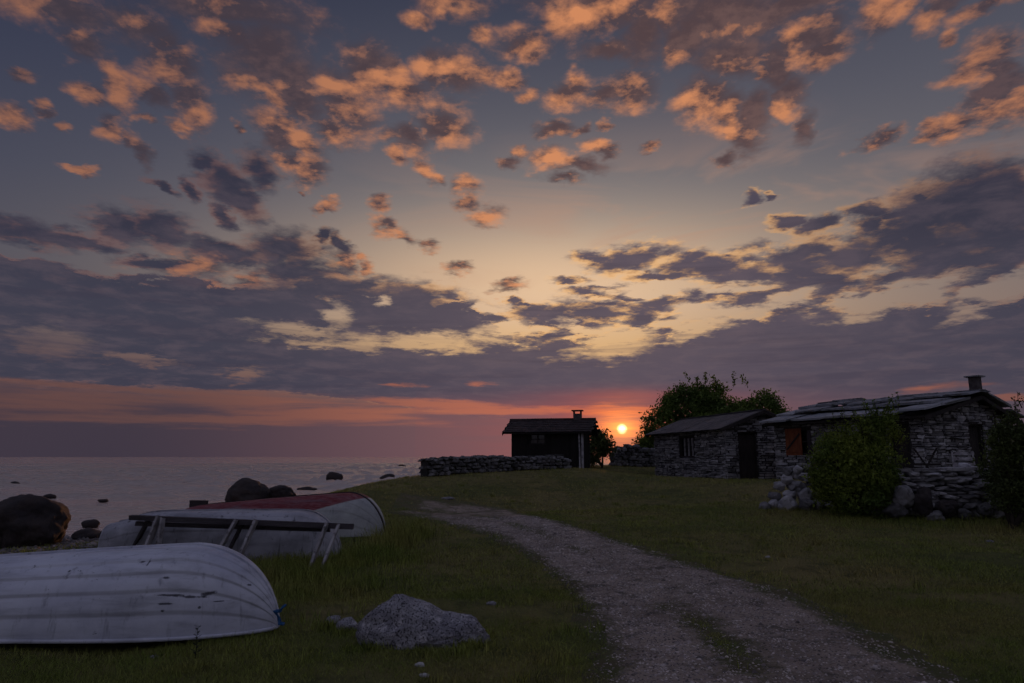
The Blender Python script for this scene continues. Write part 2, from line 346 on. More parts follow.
# numpy value noise
_P = rng.permutation(4096)
def vnoise(x, y, seed=0):
    x = np.asarray(x, float); y = np.asarray(y, float)
    xi, yi = np.floor(x).astype(np.int64), np.floor(y).astype(np.int64); fx, fy = x - xi, y - yi
    fx, fy = fx * fx * (3 - 2 * fx), fy * fy * (3 - 2 * fy)
    h = lambda a, b: _P[(_P[(a + seed * 131) % 4096] + b) % 4096] / 4095.0
    return (h(xi, yi) * (1 - fx) + h(xi + 1, yi) * fx) * (1 - fy) + (h(xi, yi + 1) * (1 - fx) + h(xi + 1, yi + 1) * fx) * fy
def fbm(x, y, oct=4, seed=0):
    a, t, n = 0.5, 0.0, 0.0
    for k in range(oct):
        t = t + a * vnoise(x * 2 ** k, y * 2 ** k, seed + k); n += a; a *= 0.5
    return t / n

# ------------------------------------------------------------------ materials
def mat(name, c1, c2=None, scale=3.0, rough=0.85, bump=0.0, bscale=20.0, island=0.0, stretch=(1, 1, 1), spots=None, spot_scale=8.0, spot_lo=0.6, spot_hi=0.68, spec=0.3, c3=None, bdist=0.02, coords='Object'):
    """noise between two (three) colours, optional specks, per-piece variation and bump"""
    m = bpy.data.materials.new(name); m.use_nodes = True
    n = NT(m.node_tree); p = n.n['Principled BSDF']
    p.inputs['Roughness'].default_value = rough; p.inputs['Specular IOR Level'].default_value = spec
    t = n.n.new('ShaderNodeTexCoord'); co = n.v('MULTIPLY', t.outputs[coords], stretch)
    col = n.mix(n.ss(n.noise(co, scale, 5, 0.6), 0.32, 0.68), lin(*c1), lin(*(c2 or c1)))
    if c3: col = n.mix(n.ss(n.noise(co, scale * 2.7, 4, 0.6, 0.4), 0.52, 0.68), col, lin(*c3))
    if spots: col = n.mix(n.ss(n.noise(co, spot_scale, 3, 0.6), spot_lo, spot_hi), col, lin(*spots))
    if island:
        g = n.n.new('ShaderNodeNewGeometry')
        k = n.ss(g.outputs['Random Per Island'], 0, 1, 1 - island, 1 + island, 'LINEAR')
        col = n.mix(1.0, col, n.xyz(k, k, k), 'MULTIPLY')
    n.put(p.inputs['Base Color'], col)
    if bump:
        b = n.n.new('ShaderNodeBump'); b.inputs['Strength'].default_value = bump; b.inputs['Distance'].default_value = bdist
        n.put(b.inputs['Height'], n.noise(co, bscale, 5, 0.65)); n.put(p.inputs['Normal'], b.outputs[0])
    m['_p'] = 1
    return m
def leaf_mat(name, c1, c2, island=0.45, trans=0.3, dry=None):
    m = bpy.data.materials.new(name); m.use_nodes = True
    n = NT(m.node_tree); p = n.n['Principled BSDF']; out = n.n['Material Output']
    p.inputs['Roughness'].default_value = 0.7; p.inputs['Specular IOR Level'].default_value = 0.2
    t = n.n.new('ShaderNodeTexCoord'); g = n.n.new('ShaderNodeNewGeometry')
    col = n.mix(n.ss(n.noise(t.outputs['Object'], 0.9, 3), 0.35, 0.65), lin(*c1), lin(*c2))
    if dry: col = n.mix(n.mul(n.ss(n.noise(t.outputs['Object'], 0.33, 5, 0.65), 0.46, 0.66), 0.75), col, lin(*dry))
    k = n.ss(g.outputs['Random Per Island'], 0, 1, 1 - island, 1 + island, 'LINEAR')
    col = n.mix(1.0, col, n.xyz(k, k, k), 'MULTIPLY')
    n.put(p.inputs['Base Color'], col)
    tr = n.n.new('ShaderNodeBsdfTranslucent'); n.put(tr.inputs[0], col)
    mx = n.n.new('ShaderNodeMixShader'); mx.inputs[0].default_value = trans
    n.l.new(p.outputs[0], mx.inputs[1]); n.l.new(tr.outputs[0], mx.inputs[2]); n.l.new(mx.outputs[0], out.inputs[0])
    return m

M = {}
M['stone'] = mat('grey_limestone', (112, 111, 114), (146, 143, 144), 2.5, 0.9, 0.6, 14, island=0.55, c3=(92, 90, 92))
M['shaded_old_stone'] = mat('old_mossy_shaded_stone', (108, 106, 107), (80, 78, 80), 2.2, 0.92, 0.8, 12, island=0.5, c3=(62, 64, 50))  # mossy, with the walls' shadows and backlit dimness put into a darker colour
M['mortar'] = mat('dark_wall_core', (58, 55, 55), (44, 42, 43), 4, 0.95)
M['slab'] = mat('stone_roof_slab', (116, 118, 123), (136, 136, 140), 1.6, 0.8, 0.4, 9, island=0.30, c3=(84, 86, 84))
M['tile'] = mat('dark_roof_tile', (62, 50, 48), (44, 38, 38), 3, 0.9, 0.5, 20, island=0.3)
M['board_roof'] = mat('weathered_roof_board', (92, 88, 88), (70, 66, 68), 2.2, 0.85, 0.5, 12, island=0.25, stretch=(1, 1, 1))
M['tarred'] = mat('tarred_black_board', (24, 19, 19), (18, 15, 15), 3, 0.85, 0.5, 20, island=0.3)
M['dark_wood'] = mat('dark_old_wood', (52, 46, 44), (36, 32, 32), 5, 0.9, 0.6, 25, stretch=(1, 1, 0.3))
M['grey_wood'] = mat('silver_grey_wood', (170, 167, 171), (128, 124, 127), 4, 0.85, 0.7, 30, island=0.25, c3=(84, 80, 82))
M['beam_wood'] = mat('dark_beam_wood', (76, 71, 74), (54, 50, 53), 4, 0.85, 0.6, 30, stretch=(0.3, 2, 2))
M['orange_wood'] = mat('orange_brown_shutter_wood', (128, 70, 42), (100, 54, 34), 4, 0.8, 0.3, 30, stretch=(3, 3, 0.5))
M['glass'] = mat('dark_window_glass', (18, 18, 22), None, 1, 0.12, spec=0.6)
M['curtain'] = mat('pale_curtain', (92, 88, 86), (70, 66, 66), 6, 0.95)
M['white_paint'] = mat('greyed_white_paint', (176, 174, 172), (140, 138, 138), 6, 0.7)
M['void'] = mat('dark_interior', (14, 13, 14), None, 1, 1.0)
M['boulder'] = mat('dark_shore_boulder', (62, 54, 52), (42, 38, 40), 1.8, 0.85, 0.8, 7, c3=(58, 50, 48), bdist=0.05)
M['granite'] = mat('pale_speckled_granite', (150, 148, 152), (112, 110, 116), 5, 0.9, 1.0, 16, spots=(56, 54, 58), spot_scale=62, spot_lo=0.50, spot_hi=0.62, c3=(176, 172, 174), bdist=0.03)
M['pebble'] = mat('mixed_pebble', (112, 106, 104), (84, 78, 78), 4, 0.85, island=0.5)
M['gravel_stone'] = mat('gravel_chip', (172, 162, 156), (118, 108, 104), 5, 0.9, island=0.7)
M['rope'] = mat('blue_rope', (40, 92, 140), (30, 70, 110), 20, 0.8)
M['iron'] = mat('rusty_iron', (64, 50, 44), (40, 34, 32), 12, 0.8)
M['bundle'] = mat('white_plastic_bundle', (196, 194, 200), (170, 168, 176), 6, 0.5)
M['clay'] = mat('chimney_stone', (88, 82, 82), (66, 60, 60), 8, 0.9, 0.5, 30)
M['bark'] = mat('grey_bark', (62, 54, 48), (44, 38, 34), 6, 0.9, 0.6, 20)
M['leaf_tree'] = leaf_mat('tree_leaf', (104, 122, 56), (80, 98, 48), 0.45, 0.4)
M['leaf_bush'] = leaf_mat('bush_leaf', (120, 132, 54), (80, 100, 44), 0.5, 0.4)
M['leaf_dark'] = leaf_mat('dark_bush_leaf', (86, 96, 52), (62, 72, 44), 0.5, 0.35)
M['grass'] = leaf_mat('grass_blade', (124, 130, 62), (104, 118, 52), 0.75, 0.25, (142, 128, 78))
M['far_grass'] = leaf_mat('far_grass_blade', (142, 138, 78), (122, 124, 66), 0.6, 0.25, (156, 140, 90))
M['weed'] = leaf_mat('weed_leaf', (40, 44, 32), (30, 34, 26), 0.3, 0.2)

# white boat paint: scuffs, dark streaks and mould on one hull
def hull_mat(name, c1, c2, streaks=0.6, red_above=None, scuffs=()):
    m = bpy.data.materials.new(name); m.use_nodes = True
    n = NT(m.node_tree); p = n.n['Principled BSDF']
    p.inputs['Roughness'].default_value = 0.62; p.inputs['Specular IOR Level'].default_value = 0.3
    t = n.n.new('ShaderNodeTexCoord'); co = t.outputs['Object']
    x, y, z = n.sep(co)
    col = n.mix(n.ss(n.noise(co, 1.6, 5, 0.6), 0.35, 0.7), lin(*c1), lin(*c2))
    if red_above:
        line = n.add(n.add(red_above[0], n.mul(x, red_above[1])), n.mul(n.sub(n.noise(co, 9, 3), 0.5), 0.03))
        fac = n.ss(z, n.sub(line, 0.012), n.add(line, 0.012))
        red = n.mix(n.ss(n.noise(n.v('MULTIPLY', co, (1.2, 6, 6)), 4, 5, 0.7), 0.42, 0.66), lin(104, 34, 40), lin(128, 76, 78))
        col = n.mix(fac, col, red)
    gr = n.noise(n.v('MULTIPLY', co, (0.7, 3.0, 5.0)), 1.5, 5, 0.65)
    col = n.mix(n.mul(n.ss(gr, 0.45, 0.75), 0.5), col, lin(104, 104, 110))
    st = n.noise(n.v('MULTIPLY', co, (9, 9, 1.2)), 1.6, 4, 0.6)
    col = n.mix(n.mul(n.ss(st, 0.56, 0.74), streaks), col, lin(70, 70, 76))
    sp = n.noise(n.v('MULTIPLY', co, (6, 6, 10)), 2.2, 5, 0.65)
    col = n.mix(n.mul(n.ss(sp, 0.66, 0.72), 0.75), col, lin(34, 34, 40))
    for (a, b, c, rx, rz, rot) in scuffs:
        mp = n.n.new('ShaderNodeMapping'); mp.vector_type = 'TEXTURE'
        n.put(mp.inputs['Vector'], n.xyz(x, z, 0.0)); mp.inputs['Location'].default_value = (a, c, 0)
        mp.inputs['Rotation'].default_value = (0, 0, R(rot)); mp.inputs['Scale'].default_value = (rx, rz, 1)
        ln = n.add(n.v('LENGTH', mp.outputs[0]), n.mul(n.sub(n.noise(co, 14, 4, 0.7), 0.5), 2.6))
        col = n.mix(n.mul(n.ss(ln, 1.1, 0.4), 0.85), col, lin(30, 30, 38))
    n.put(p.inputs['Base Color'], col)
    b = n.n.new('ShaderNodeBump'); b.inputs['Strength'].default_value = 0.25; b.inputs['Distance'].default_value = 0.01
    n.put(b.inputs['Height'], n.noise(co, 6, 5, 0.6)); n.put(p.inputs['Normal'], b.outputs[0])
    return m

# ------------------------------------------------------------------ terrain
SEA = -0.35
CP = [(-4, -15, 0), (4, -15, 0.05), (0, 0, 0), (-3, 3, 0), (3, 3, 0), (-4.5, 6.5, 0.0), (0, 6, 0), (4, 6, 0.02), (7.5, 7.5, 0.05),
      (-5, 9.5, 0.0), (-1.5, 9.5, 0.03), (-8.5, 11, -0.05), (-11, 14, -0.22), (-12.5, 18, -0.42), (-9, 17.5, -0.3), (-9.5, 22, -0.7), (-14, 12, -0.35), (-18, 8, -0.5), (-14, 2, -0.1), (-25, -10, -0.4),
      (-30, 20, -2.2), (-40, 0, -2.4), (-20, 40, -2.6), (-10, 60, -2.2), (-12, 30, -1.6), (-60, 60, -3), (-5, 80, -2.0), (15, 90, -1.5), (40, 90, 0.2)]
CP += [tuple(at(*p)) for p in [(385, 536, 13.0), (450, 512, 19), (500, 490, 25), (420, 477, 27.3), (392, 479.5, 29), (340, 492, 20), (372, 484, 25), (560, 469.5, 32), (582, 468, 35), (512, 470, 34.5), (620, 467, 40), (650, 477, 36), (722, 479, 29.6), (780, 480, 28),
      (770, 505, 18), (900, 520, 16), (1005, 526, 15), (690, 500, 20), (600, 520, 15.5), (900, 478, 22.5), (1060, 486, 22)]]
CP += [(30, 40, 0.95), (10, 48, 0.95), (4, 50, 0.75), (60, 30, 1.0), (40, 5, 0.4), (30, -20, 0.3), (60, 70, 0.8), (18, 30, 0.8)]
CP = np.array(CP, float)
def _tps(r2): return np.where(r2 > 1e-9, r2 * np.log(r2 + 1e-12), 0.0)
_n = len(CP); _A = np.zeros((_n + 3, _n + 3))
_A[:_n, :_n] = _tps(((CP[:, None, :2] - CP[None, :, :2]) ** 2).sum(-1)) + np.eye(_n) * 2.0
_A[:_n, _n] = 1; _A[:_n, _n + 1:] = CP[:, :2]; _A[_n:, :_n] = _A[:_n, _n:].T
_W = np.linalg.solve(_A, np.concatenate([CP[:, 2], np.zeros(3)]))
def ground(x, y, bumps=True):
    """height of the ground"""
    x = np.asarray(x, float); y = np.asarray(y, float); sh = np.broadcast(x, y).shape
    X, Y = np.broadcast_to(x, sh).ravel(), np.broadcast_to(y, sh).ravel()
    r = np.hypot(X, Y - 25) + 1e-9; k = np.minimum(1.0, 60.0 / r); Xc, Yc = X * k, 25 + (Y - 25) * k
    z = np.zeros(len(X))
    for i in range(0, len(X), 20000):
        sl = slice(i, i + 20000)
        d2 = (Xc[sl, None] - CP[None, :, 0]) ** 2 + (Yc[sl, None] - CP[None, :, 1]) ** 2
        z[sl] = _tps(d2) @ _W[:_n] + _W[_n] + Xc[sl] * _W[_n + 1] + Yc[sl] * _W[_n + 2]
    z = np.clip(z, -4.0, 1.6)
    if bumps:
        z += (fbm(X * 0.9, Y * 0.9, 4, 3) - 0.5) * 0.10 * np.clip(r / 60 + 0.5, 0, 1) + (fbm(X * 4, Y * 4, 3, 9) - 0.5) * 0.03
    return z.reshape(sh)
def gz(x, y): return float(ground(np.array([x]), np.array([y]))[0])
def on_ground(px, py):
    """where the sight line at a photo position meets the ground"""
    x, y, z = ray(px, py)
    Ys = np.geomspace(2.0, 90.0, 400)
    h = EYE + z / y * Ys - ground(x / y * Ys, Ys, False)
    i = np.argmax(h < 0)
    if h[i] >= 0: i = len(Ys) - 1
    if i > 0 and h[i] < 0:
        t = h[i - 1] / (h[i - 1] - h[i]); Y = Ys[i - 1] + t * (Ys[i] - Ys[i - 1])
    else: Y = Ys[i]
    return x / y * Y, Y
def spaced(lo, hi, fine_lo, fine_hi, step, grow=1.09):
    a = list(np.arange(fine_lo, fine_hi + 1e-6, step)); s = step
    while a[-1] < hi: s *= grow; a.append(a[-1] + s)
    s = step; b = [fine_lo]
    while b[-1] > lo: s *= grow; b.append(b[-1] - s)
    return np.array(b[:0:-1] + a)
gx = spaced(-60, 420, -10, 14, 0.16); gy = spaced(-60, 300, 2.5, 20, 0.16)
GX, GY = np.meshgrid(gx, gy); GZ = ground(GX, GY)
nx, ny = len(gx), len(gy); idx = np.arange(nx * ny).reshape(ny, nx)
quads = np.stack([idx[:-1, :-1], idx[:-1, 1:], idx[1:, 1:], idx[1:, :-1]], -1).reshape(-1, 4)
M['ground'] = bpy.data.materials.new('turf'); M['ground'].use_nodes = True
n = NT(M['ground'].node_tree); p = n.n['Principled BSDF']; p.inputs['Roughness'].default_value = 0.95; p.inputs['Specular IOR Level'].default_value = 0.1
t = n.n.new('ShaderNodeTexCoord'); co = t.outputs['Object']; _, _, zz = n.sep(co)
c = n.mix(n.ss(n.noise(co, 0.35, 5, 0.65), 0.35, 0.65), lin(84, 88, 48), lin(116, 106, 68))
c = n.mix(n.mul(n.ss(n.noise(co, 2.6, 5, 0.65), 0.45, 0.68), 0.7), c, lin(52, 58, 32))
c = n.mix(n.mul(n.ss(n.noise(co, 11, 4, 0.65), 0.5, 0.7), 0.5), c, lin(104, 96, 68))
shore = n.ss(n.add(zz, n.mul(n.sub(n.noise(co, 1.3, 4, 0.6), 0.5), 0.22)), -0.14, -0.26)
c = n.mix(shore, c, n.mix(n.ss(n.noise(co, 14, 4, 0.7), 0.4, 0.6), lin(84, 76, 72), lin(40, 36, 34)))
n.put(p.inputs['Base Color'], c)
b = n.n.new('ShaderNodeBump'); b.inputs['Strength'].default_value = 0.9; b.inputs['Distance'].default_value = 0.06
n.put(b.inputs['Height'], n.add(n.noise(co, 9, 6, 0.7), n.mul(n.noise(co, 40, 3, 0.6), 0.4))); n.put(p.inputs['Normal'], b.outputs[0])
tag(fast_mesh('ground', np.stack([GX, GY, GZ], -1).reshape(-1, 3), quads, M['ground'], smooth=True), kind='structure')

# ------------------------------------------------------------------ sea
wx = np.concatenate([-np.geomspace(12000, 60, 40), np.arange(-55, 12.1, 0.45), np.geomspace(14, 12000, 40)])
wy = np.concatenate([np.arange(-60, 14, 4.0), np.arange(14, 60, 0.22), np.geomspace(60.3, 200, 260), np.geomspace(203, 15000, 70)])
WX, WY = np.meshgrid(wx, wy)
amp = np.clip((WY - 16) / 30, 0, 1) * np.clip((400 - WY) / 250, 0, 1)
crest = fbm(WX * 0.10 + 3, WY * 0.62 + WX * 0.05, 3, 21); rip = fbm(WX * 0.5, WY * 1.9, 3, 33)
ridge = np.exp(-((crest - 0.5) / 0.022) ** 2) * np.clip((fbm(WX * 0.06 + 9, WY * 0.3, 3, 27) - 0.45) * 6, 0, 1)
WZ = SEA + amp * (ridge * 0.30 + (np.abs(crest - 0.5) * -2 + 0.5) * 0.16 + (rip - 0.5) * 0.12)
nx, ny = len(wx), len(wy); idx = np.arange(nx * ny).reshape(ny, nx)
quads = np.stack([idx[:-1, :-1], idx[:-1, 1:], idx[1:, 1:], idx[1:, :-1]], -1).reshape(-1, 4)
m = bpy.data.materials.new('sea_water'); m.use_nodes = True
n = NT(m.node_tree); p = n.n['Principled BSDF']
p.inputs['Base Color'].default_value = lin(190, 174, 162); p.inputs['Roughness'].default_value = 0.14; p.inputs['IOR'].default_value = 1.4
t = n.n.new('ShaderNodeTexCoord'); co = t.outputs['Object']
w = n.add(n.noise(n.v('MULTIPLY', co, (0.22, 1.1, 1)), 1.0, 6, 0.62, 0.5), n.mul(n.noise(n.v('MULTIPLY', co, (1.2, 3.0, 1)), 1.4, 4, 0.6), 0.35))
b = n.n.new('ShaderNodeBump'); b.inputs['Strength'].default_value = 0.5; b.inputs['Distance'].default_value = 0.24
n.put(b.inputs['Height'], w); n.put(p.inputs['Normal'], b.outputs[0])
tag(fast_mesh('sea', np.stack([WX, WY, WZ], -1).reshape(-1, 3), quads, m, smooth=True), kind='structure')

# ------------------------------------------------------------------ gravel path
PL = [(590, 720), (605, 683), (598, 632), (572, 592), (542, 562), (508, 543), (468, 530), (430, 520), (388, 511)]
PR = [(1010, 720), (960, 683), (872, 632), (770, 588), (690, 564), (620, 543), (566, 525), (508, 508), (440, 498), (402, 493)]
def resample(pts, k):
    pts = np.array(pts, float); d = np.concatenate([[0], np.cumsum(np.hypot(*np.diff(pts, axis=0).T))])
    u = np.linspace(0, d[-1], k); P = np.stack([np.interp(u, d, pts[:, i]) for i in range(2)], 1)
    for _ in range(int(k * 0.25)): P[1:-1] = (P[:-2] + 2 * P[1:-1] + P[2:]) / 4
    return P
KS, KT = 360, 72
left = resample([(0.1, -7.0), (0.25, -2.0)] + [on_ground(*q) for q in PL], KS); right = resample([(3.4, -7.0), (3.1, -2.0)] + [on_ground(*q) for q in PR], KS)
tt = np.linspace(-0.12, 1.12, KT)
PXY = left[:, None, :] * (1 - tt[None, :, None]) + right[:, None, :] * tt[None, :, None]
px_, py_ = PXY[..., 0], PXY[..., 1]
edge_m = np.minimum(tt, 1 - tt)[None, :] * np.hypot(*(right - left).T)[:, None]
fade = np.linspace(0, 1, KS)[:, None]
lift = 0.016 + np.clip(edge_m * 0.08, -0.09, 0.02) + (fbm(px_ * 1.6, py_ * 1.6, 4, 5) - 0.5) * 0.055 + (fbm(px_ * 7, py_ * 7, 3, 15) - 0.5) * 0.05 - np.clip(fade - 0.72, 0, 1) * 0.06
mid = np.exp(-((tt[None, :] - 0.47) / 0.10) ** 2) * np.clip(1.25 - py_ / 9.0, 0, 1)
lift -= mid * np.clip(fbm(px_ * 1.1 + 7, py_ * 0.6, 3, 44) * 0.14 - 0.03, 0, 1)
lift = np.clip(lift, -0.05, 0.03)
PZ = ground(px_, py_) + lift
idx = np.arange(KS * KT).reshape(KS, KT)
quads = np.stack([idx[:-1, :-1], idx[:-1, 1:], idx[1:, 1:], idx[1:, :-1]], -1).reshape(-1, 4)
centre = np.exp(-((tt[None, :] - 0.46) / 0.14) ** 2) * np.clip((fbm(px_ * 0.7 + 4, py_ * 0.45, 4, 52) - 0.40) * 5, 0, 1)
wear = (1 - 0.85 * centre) * np.clip(edge_m / 0.75, 0, 1) * (0.25 + 0.75 * np.clip((1.0 - fade) / 0.30, 0, 1))
M['path'] = mat('trodden_gravel', (158, 143, 130), (126, 113, 101), 1.2, 0.95, 1.0, 45, spots=(52, 49, 48), spot_scale=40, spot_lo=0.55, spot_hi=0.7, c3=(92, 84, 74), bdist=0.03)
n = NT(M['path'].node_tree); p = n.n['Principled BSDF']; old_col = p.inputs['Base Color'].links[0].from_socket
at_ = n.n.new('ShaderNodeAttribute'); at_.attribute_name = 'wear'; t = n.n.new('ShaderNodeTexCoord'); co = t.outputs['Object']
worn = n.ss(n.add(at_.outputs['Fac'], n.add(n.mul(n.sub(n.noise(co, 1.4, 5, 0.65), 0.5), 1.5), n.mul(n.sub(n.noise(co, 12, 4, 0.7), 0.5), 1.0))), 0.15, 0.62)
soil = n.mix(n.ss(n.noise(co, 3.0, 4, 0.6), 0.4, 0.6), lin(84, 78, 54), lin(76, 80, 44))
n.put(p.inputs['Base Color'], n.mix(worn, soil, old_col))
path_ob = tag(fast_mesh('path', np.stack([px_, py_, PZ], -1).reshape(-1, 3), quads, M['path'], smooth=True), kind='structure')
path_ob.data.attributes.new('wear', 'FLOAT', 'POINT').data.foreach_set('value', wear.ravel().astype(np.float32))
def path_level(x, y):
    """how far the gravel sheet lies above the turf at the nearest path grid point (None away from it)"""
    d2 = (px_ - x) ** 2 + (py_ - y) ** 2; k = np.argmin(d2)
    return lift.ravel()[k] if d2.ravel()[k] < 0.35 ** 2 else -1.0
_pg = {}
for a_, b_, l_ in zip(px_.ravel(), py_.ravel(), np.where(lift > 0.0, wear, -1).ravel()):
    k_ = (int(a_ // 0.12), int(b_ // 0.12)); _pg[k_] = max(_pg.get(k_, -1), l_)
def on_path(x, y): return _pg.get((int(x // 0.12), int(y // 0.12)), -1.0) > 0.3

# loose gravel on the path
def scatter_stones(name, pts, sizes, material, label=None):
    base = np.array([(1, 0, 0), (-1, 0, 0), (0, 1, 0), (0, -1, 0), (0, 0, 1), (0, 0, -1)], float)
    F0 = np.array([(0, 2, 4), (2, 1, 4), (1, 3, 4), (3, 0, 4), (2, 0, 5), (1, 2, 5), (3, 1, 5), (0, 3, 5)])
    k = len(pts); V = base[None] * (sizes[:, None, None] * rng.uniform(0.55, 1.2, (k, 6, 1))); V[..., 2] *= 0.55
    a = rng.uniform(0, 6.28, k); ca, sa = np.cos(a)[:, None], np.sin(a)[:, None]
    V = np.stack([V[..., 0] * ca - V[..., 1] * sa, V[..., 0] * sa + V[..., 1] * ca, V[..., 2]], -1) + pts[:, None, :]
    F = F0[None] + (np.arange(k) * 6)[:, None, None]
    return fast_mesh(name, V.reshape(-1, 3), F.reshape(-1, 3), material)
cand = []
s_ = rng.integers(90, KS - 1, 90000); t_ = rng.integers(4, KT - 4, 90000)
w_ = np.hypot(*(right - left).T)[s_] * np.hypot(*np.gradient((left + right) / 2, axis=0).T)[s_]
keep = (rng.uniform(0, 1, 90000) < w_ / w_.max() * np.clip(14 / py_[s_, t_], 0.3, 1.0)) & (lift[s_, t_] > 0.002) & (py_[s_, t_] < 17) & (py_[s_, t_] > 2.5) & (wear[s_, t_] + rng.uniform(-.6, .4, 90000) > 0.15)
s_, t_ = s_[keep], t_[keep]
f1, f2 = rng.uniform(0, 1, len(s_)), rng.uniform(0, 1, len(s_))
lerp = lambda A: A[s_, t_] * (1 - f1) * (1 - f2) + A[s_ + 1, t_] * f1 * (1 - f2) + A[s_, t_ + 1] * (1 - f1) * f2 + A[s_ + 1, t_ + 1] * f1 * f2
gp = np.stack([lerp(px_), lerp(py_), lerp(PZ)], -1)
tag(scatter_stones('gravel', gp, rng.uniform(0.006, 0.016, len(gp)) * (1 + (rng.uniform(0, 1, len(gp)) > 0.97) * 1.3), M['gravel_stone']), 'loose grey gravel strewn over the curving path', 'gravel', kind='stuff')
# ------------------------------------------------------------------ rocks
def rock_mesh(name, size, material, seed, sub=4, amp=0.22, freq=1.3, shape=None, flat=0.0, parent=None):
    bm = bmesh.new(); bmesh.ops.create_icosphere(bm, subdivisions=sub, radius=1.0)
    off = Vector((seed * 3.7, seed * 1.9, seed * 5.3))
    for v in bm.verts:
        c = v.co.copy()
        d = mnoise.fractal(c * freq + off, 0.9, 2.1, 5) * amp + (mnoise.noise(c * freq * 0.6 + off * 2) * amp * 1.2)
        cell = mnoise.voronoi(c * freq * 1.3 + off)[0][0]
        c = c * (1 + d - flat * (0.5 - cell) * 0.5)
        c = Vector((c.x * size[0], c.y * size[1], c.z * size[2]))
        if shape: c = shape(c)
        v.co = c
    me = bpy.data.meshes.new(name); bm.to_mesh(me); bm.free()
    me.polygons.foreach_set('use_smooth', [True] * len(me.polygons)); me.materials.append(material)
    o = bpy.data.objects.new(name, me); C.objects.link(o); o.parent = parent
    return o
def rock_at(name, label, cat, px, top, base, hw, Y, material, seed, depth=0.8, group=None, sub=4, amp=0.2, sink=0.25, **k):
    """a rock seen with its top and foot at these photo heights, half-width hw, at distance Y"""
    c = at(px, base, Y); t = at(px, top, Y); h = t.z - c.z; w = hw * Y / FPX * 1.02
    full = h * (1 + sink) / 2
    o = rock_mesh(name, (w, w * depth, full), material, seed, sub, amp, **k)
    o.location = (c.x, c.y + w * depth * 0.5, c.z - h * sink + full)
    return tag(o, label, cat, group)
G = 'boulders and stones along the shore'
rock_at('boulder', 'large dark rounded boulder on the shore at the left edge', 'boulder', 16, 496, 543, 36, 13.6, M['boulder'], 3, 0.8, G, 5, 0.19, flat=0.25)
rock_at('boulder', 'round dark boulder standing behind the red hull', 'boulder', 243, 480, 503, 20, 25, M['boulder'], 5, 0.9, G, 5, 0.16, flat=0.2)
rock_at('boulder', 'low dark boulder right of the round one behind the red hull', 'boulder', 279, 485, 499, 13, 26, M['boulder'], 8, 0.8, G, 5, 0.17, flat=0.2)
rock_at('rock', 'small dark rock standing in the water beyond the red hull', 'rock', 333, 472, 482, 8.5, 54, M['boulder'], 11, 0.8, G, 3)
rock_at('rock', 'low dark rock in the water left of the dry stone wall end', 'rock', 388, 474, 480, 7, 60, M['boulder'], 12, 0.8, G, 3)
rock_at('rock', 'tiny dark rock far out in the water above the low rock', 'rock', 402, 464.6, 466.6, 3.6, 140, M['boulder'], 13, 0.8, G, 3)
rock_at('rock', 'flat dark rock awash just right of the low boulder', 'rock', 306, 487, 491, 9, 40, M['boulder'], 14, 0.8, G, 3)
rock_at('rock', 'tiny dark rock in the sea above the large left boulder', 'rock', 14, 481.5, 485, 4, 48, M['boulder'], 15, 0.8, G, 3)
rock_at('rock', 'small wet rock showing beside the top of the large left boulder', 'rock', 48, 494, 499, 5.5, 33, M['boulder'], 16, 0.8, G, 3)
rock_at('rock', 'small dark rock alone in the water above the white block of boats', 'rock', 102, 499, 502, 4.5, 30, M['boulder'], 17, 0.8, G, 3)
rock_at('rock', 'flat black rock lying in the shallows near the pebbles', 'rock', 88, 520, 528, 9, 19.6, M['boulder'], 18, 0.7, G, 3)
rock_at('rock', 'low brown rock on the beach between big boulder and boats', 'rock', 83, 529, 543, 13, 15.5, M['boulder'], 19, 0.8, G, 4)
rock_at('rock', 'small dark stone on the beach touching the pale boat stern', 'rock', 103, 530, 541, 6, 15.0, M['boulder'], 20, 0.8, G, 3)
# the pale rock in the near grass: a dome on the left that tapers to a low tongue on the right
def big_shape(c):
    f = 1.0 if c.x < -0.18 else max(0.48, 1.0 - (c.x + 0.18) * 1.65)
    f *= 1 - 0.6 * max(0.0, -c.x - 0.30)
    z = c.z * f
    if c.x > 0.25: z *= 1 + (c.x - 0.25) * 1.1
    return Vector((c.x * 1.04, c.y * (0.5 + 0.5 * f), z))
bx, by = on_ground(424, 650)
o = rock_mesh('rock', (0.53, 0.32, 0.37), M['granite'], 31, 6, 0.12, 1.7, big_shape, 0.16)
o.location = (bx - 0.02, by + 0.26, gz(bx, by + 0.2) + 0.05)
tag(o, 'pale speckled rock with a domed left side and low right tongue in the grass', 'rock')
def loose(px, py, hw, label, seed, h=0.5, m='granite', group=None):
    x, y = on_ground(px, py); w = hw * y / FPX
    o = rock_mesh('stone', (w, w * 0.75, w * h), M[m], seed, 3, 0.25, 1.6, None, 0.5)
    o.location = (x, y, gz(x, y) + w * h * 0.35); tag(o, label, 'stone', group)
loose(346, 627, 10, 'small grey rock half sunk in grass left of the pale rock', 41, 0.75)
loose(333, 624, 7, 'fist sized grey stone touching the small sunk rock', 42, 0.8)
GS = 'pale stones lying loose in the grass'
loose(420, 668, 4.5, 'small white stone in the grass just below the pale rock', 43, 0.5, 'white_paint', GS)
loose(424, 678, 4.5, 'white stone at the bottom edge below the pale rock', 44, 0.5, 'white_paint', GS)
loose(492, 606, 5, 'flat pale stone in the grass right of the pale rock', 45, 0.4, 'granite', GS)
loose(154, 657, 4, 'pale stone in the dark grass below the near white hull', 46, 0.4, 'granite', GS)
loose(768, 557, 2.5, 'tiny white stone in the grass right of the path', 47, 0.6, 'white_paint', GS)
loose(990, 543, 3.5, 'small pale stone in the grass below the right bush', 48, 0.4, 'granite', GS)
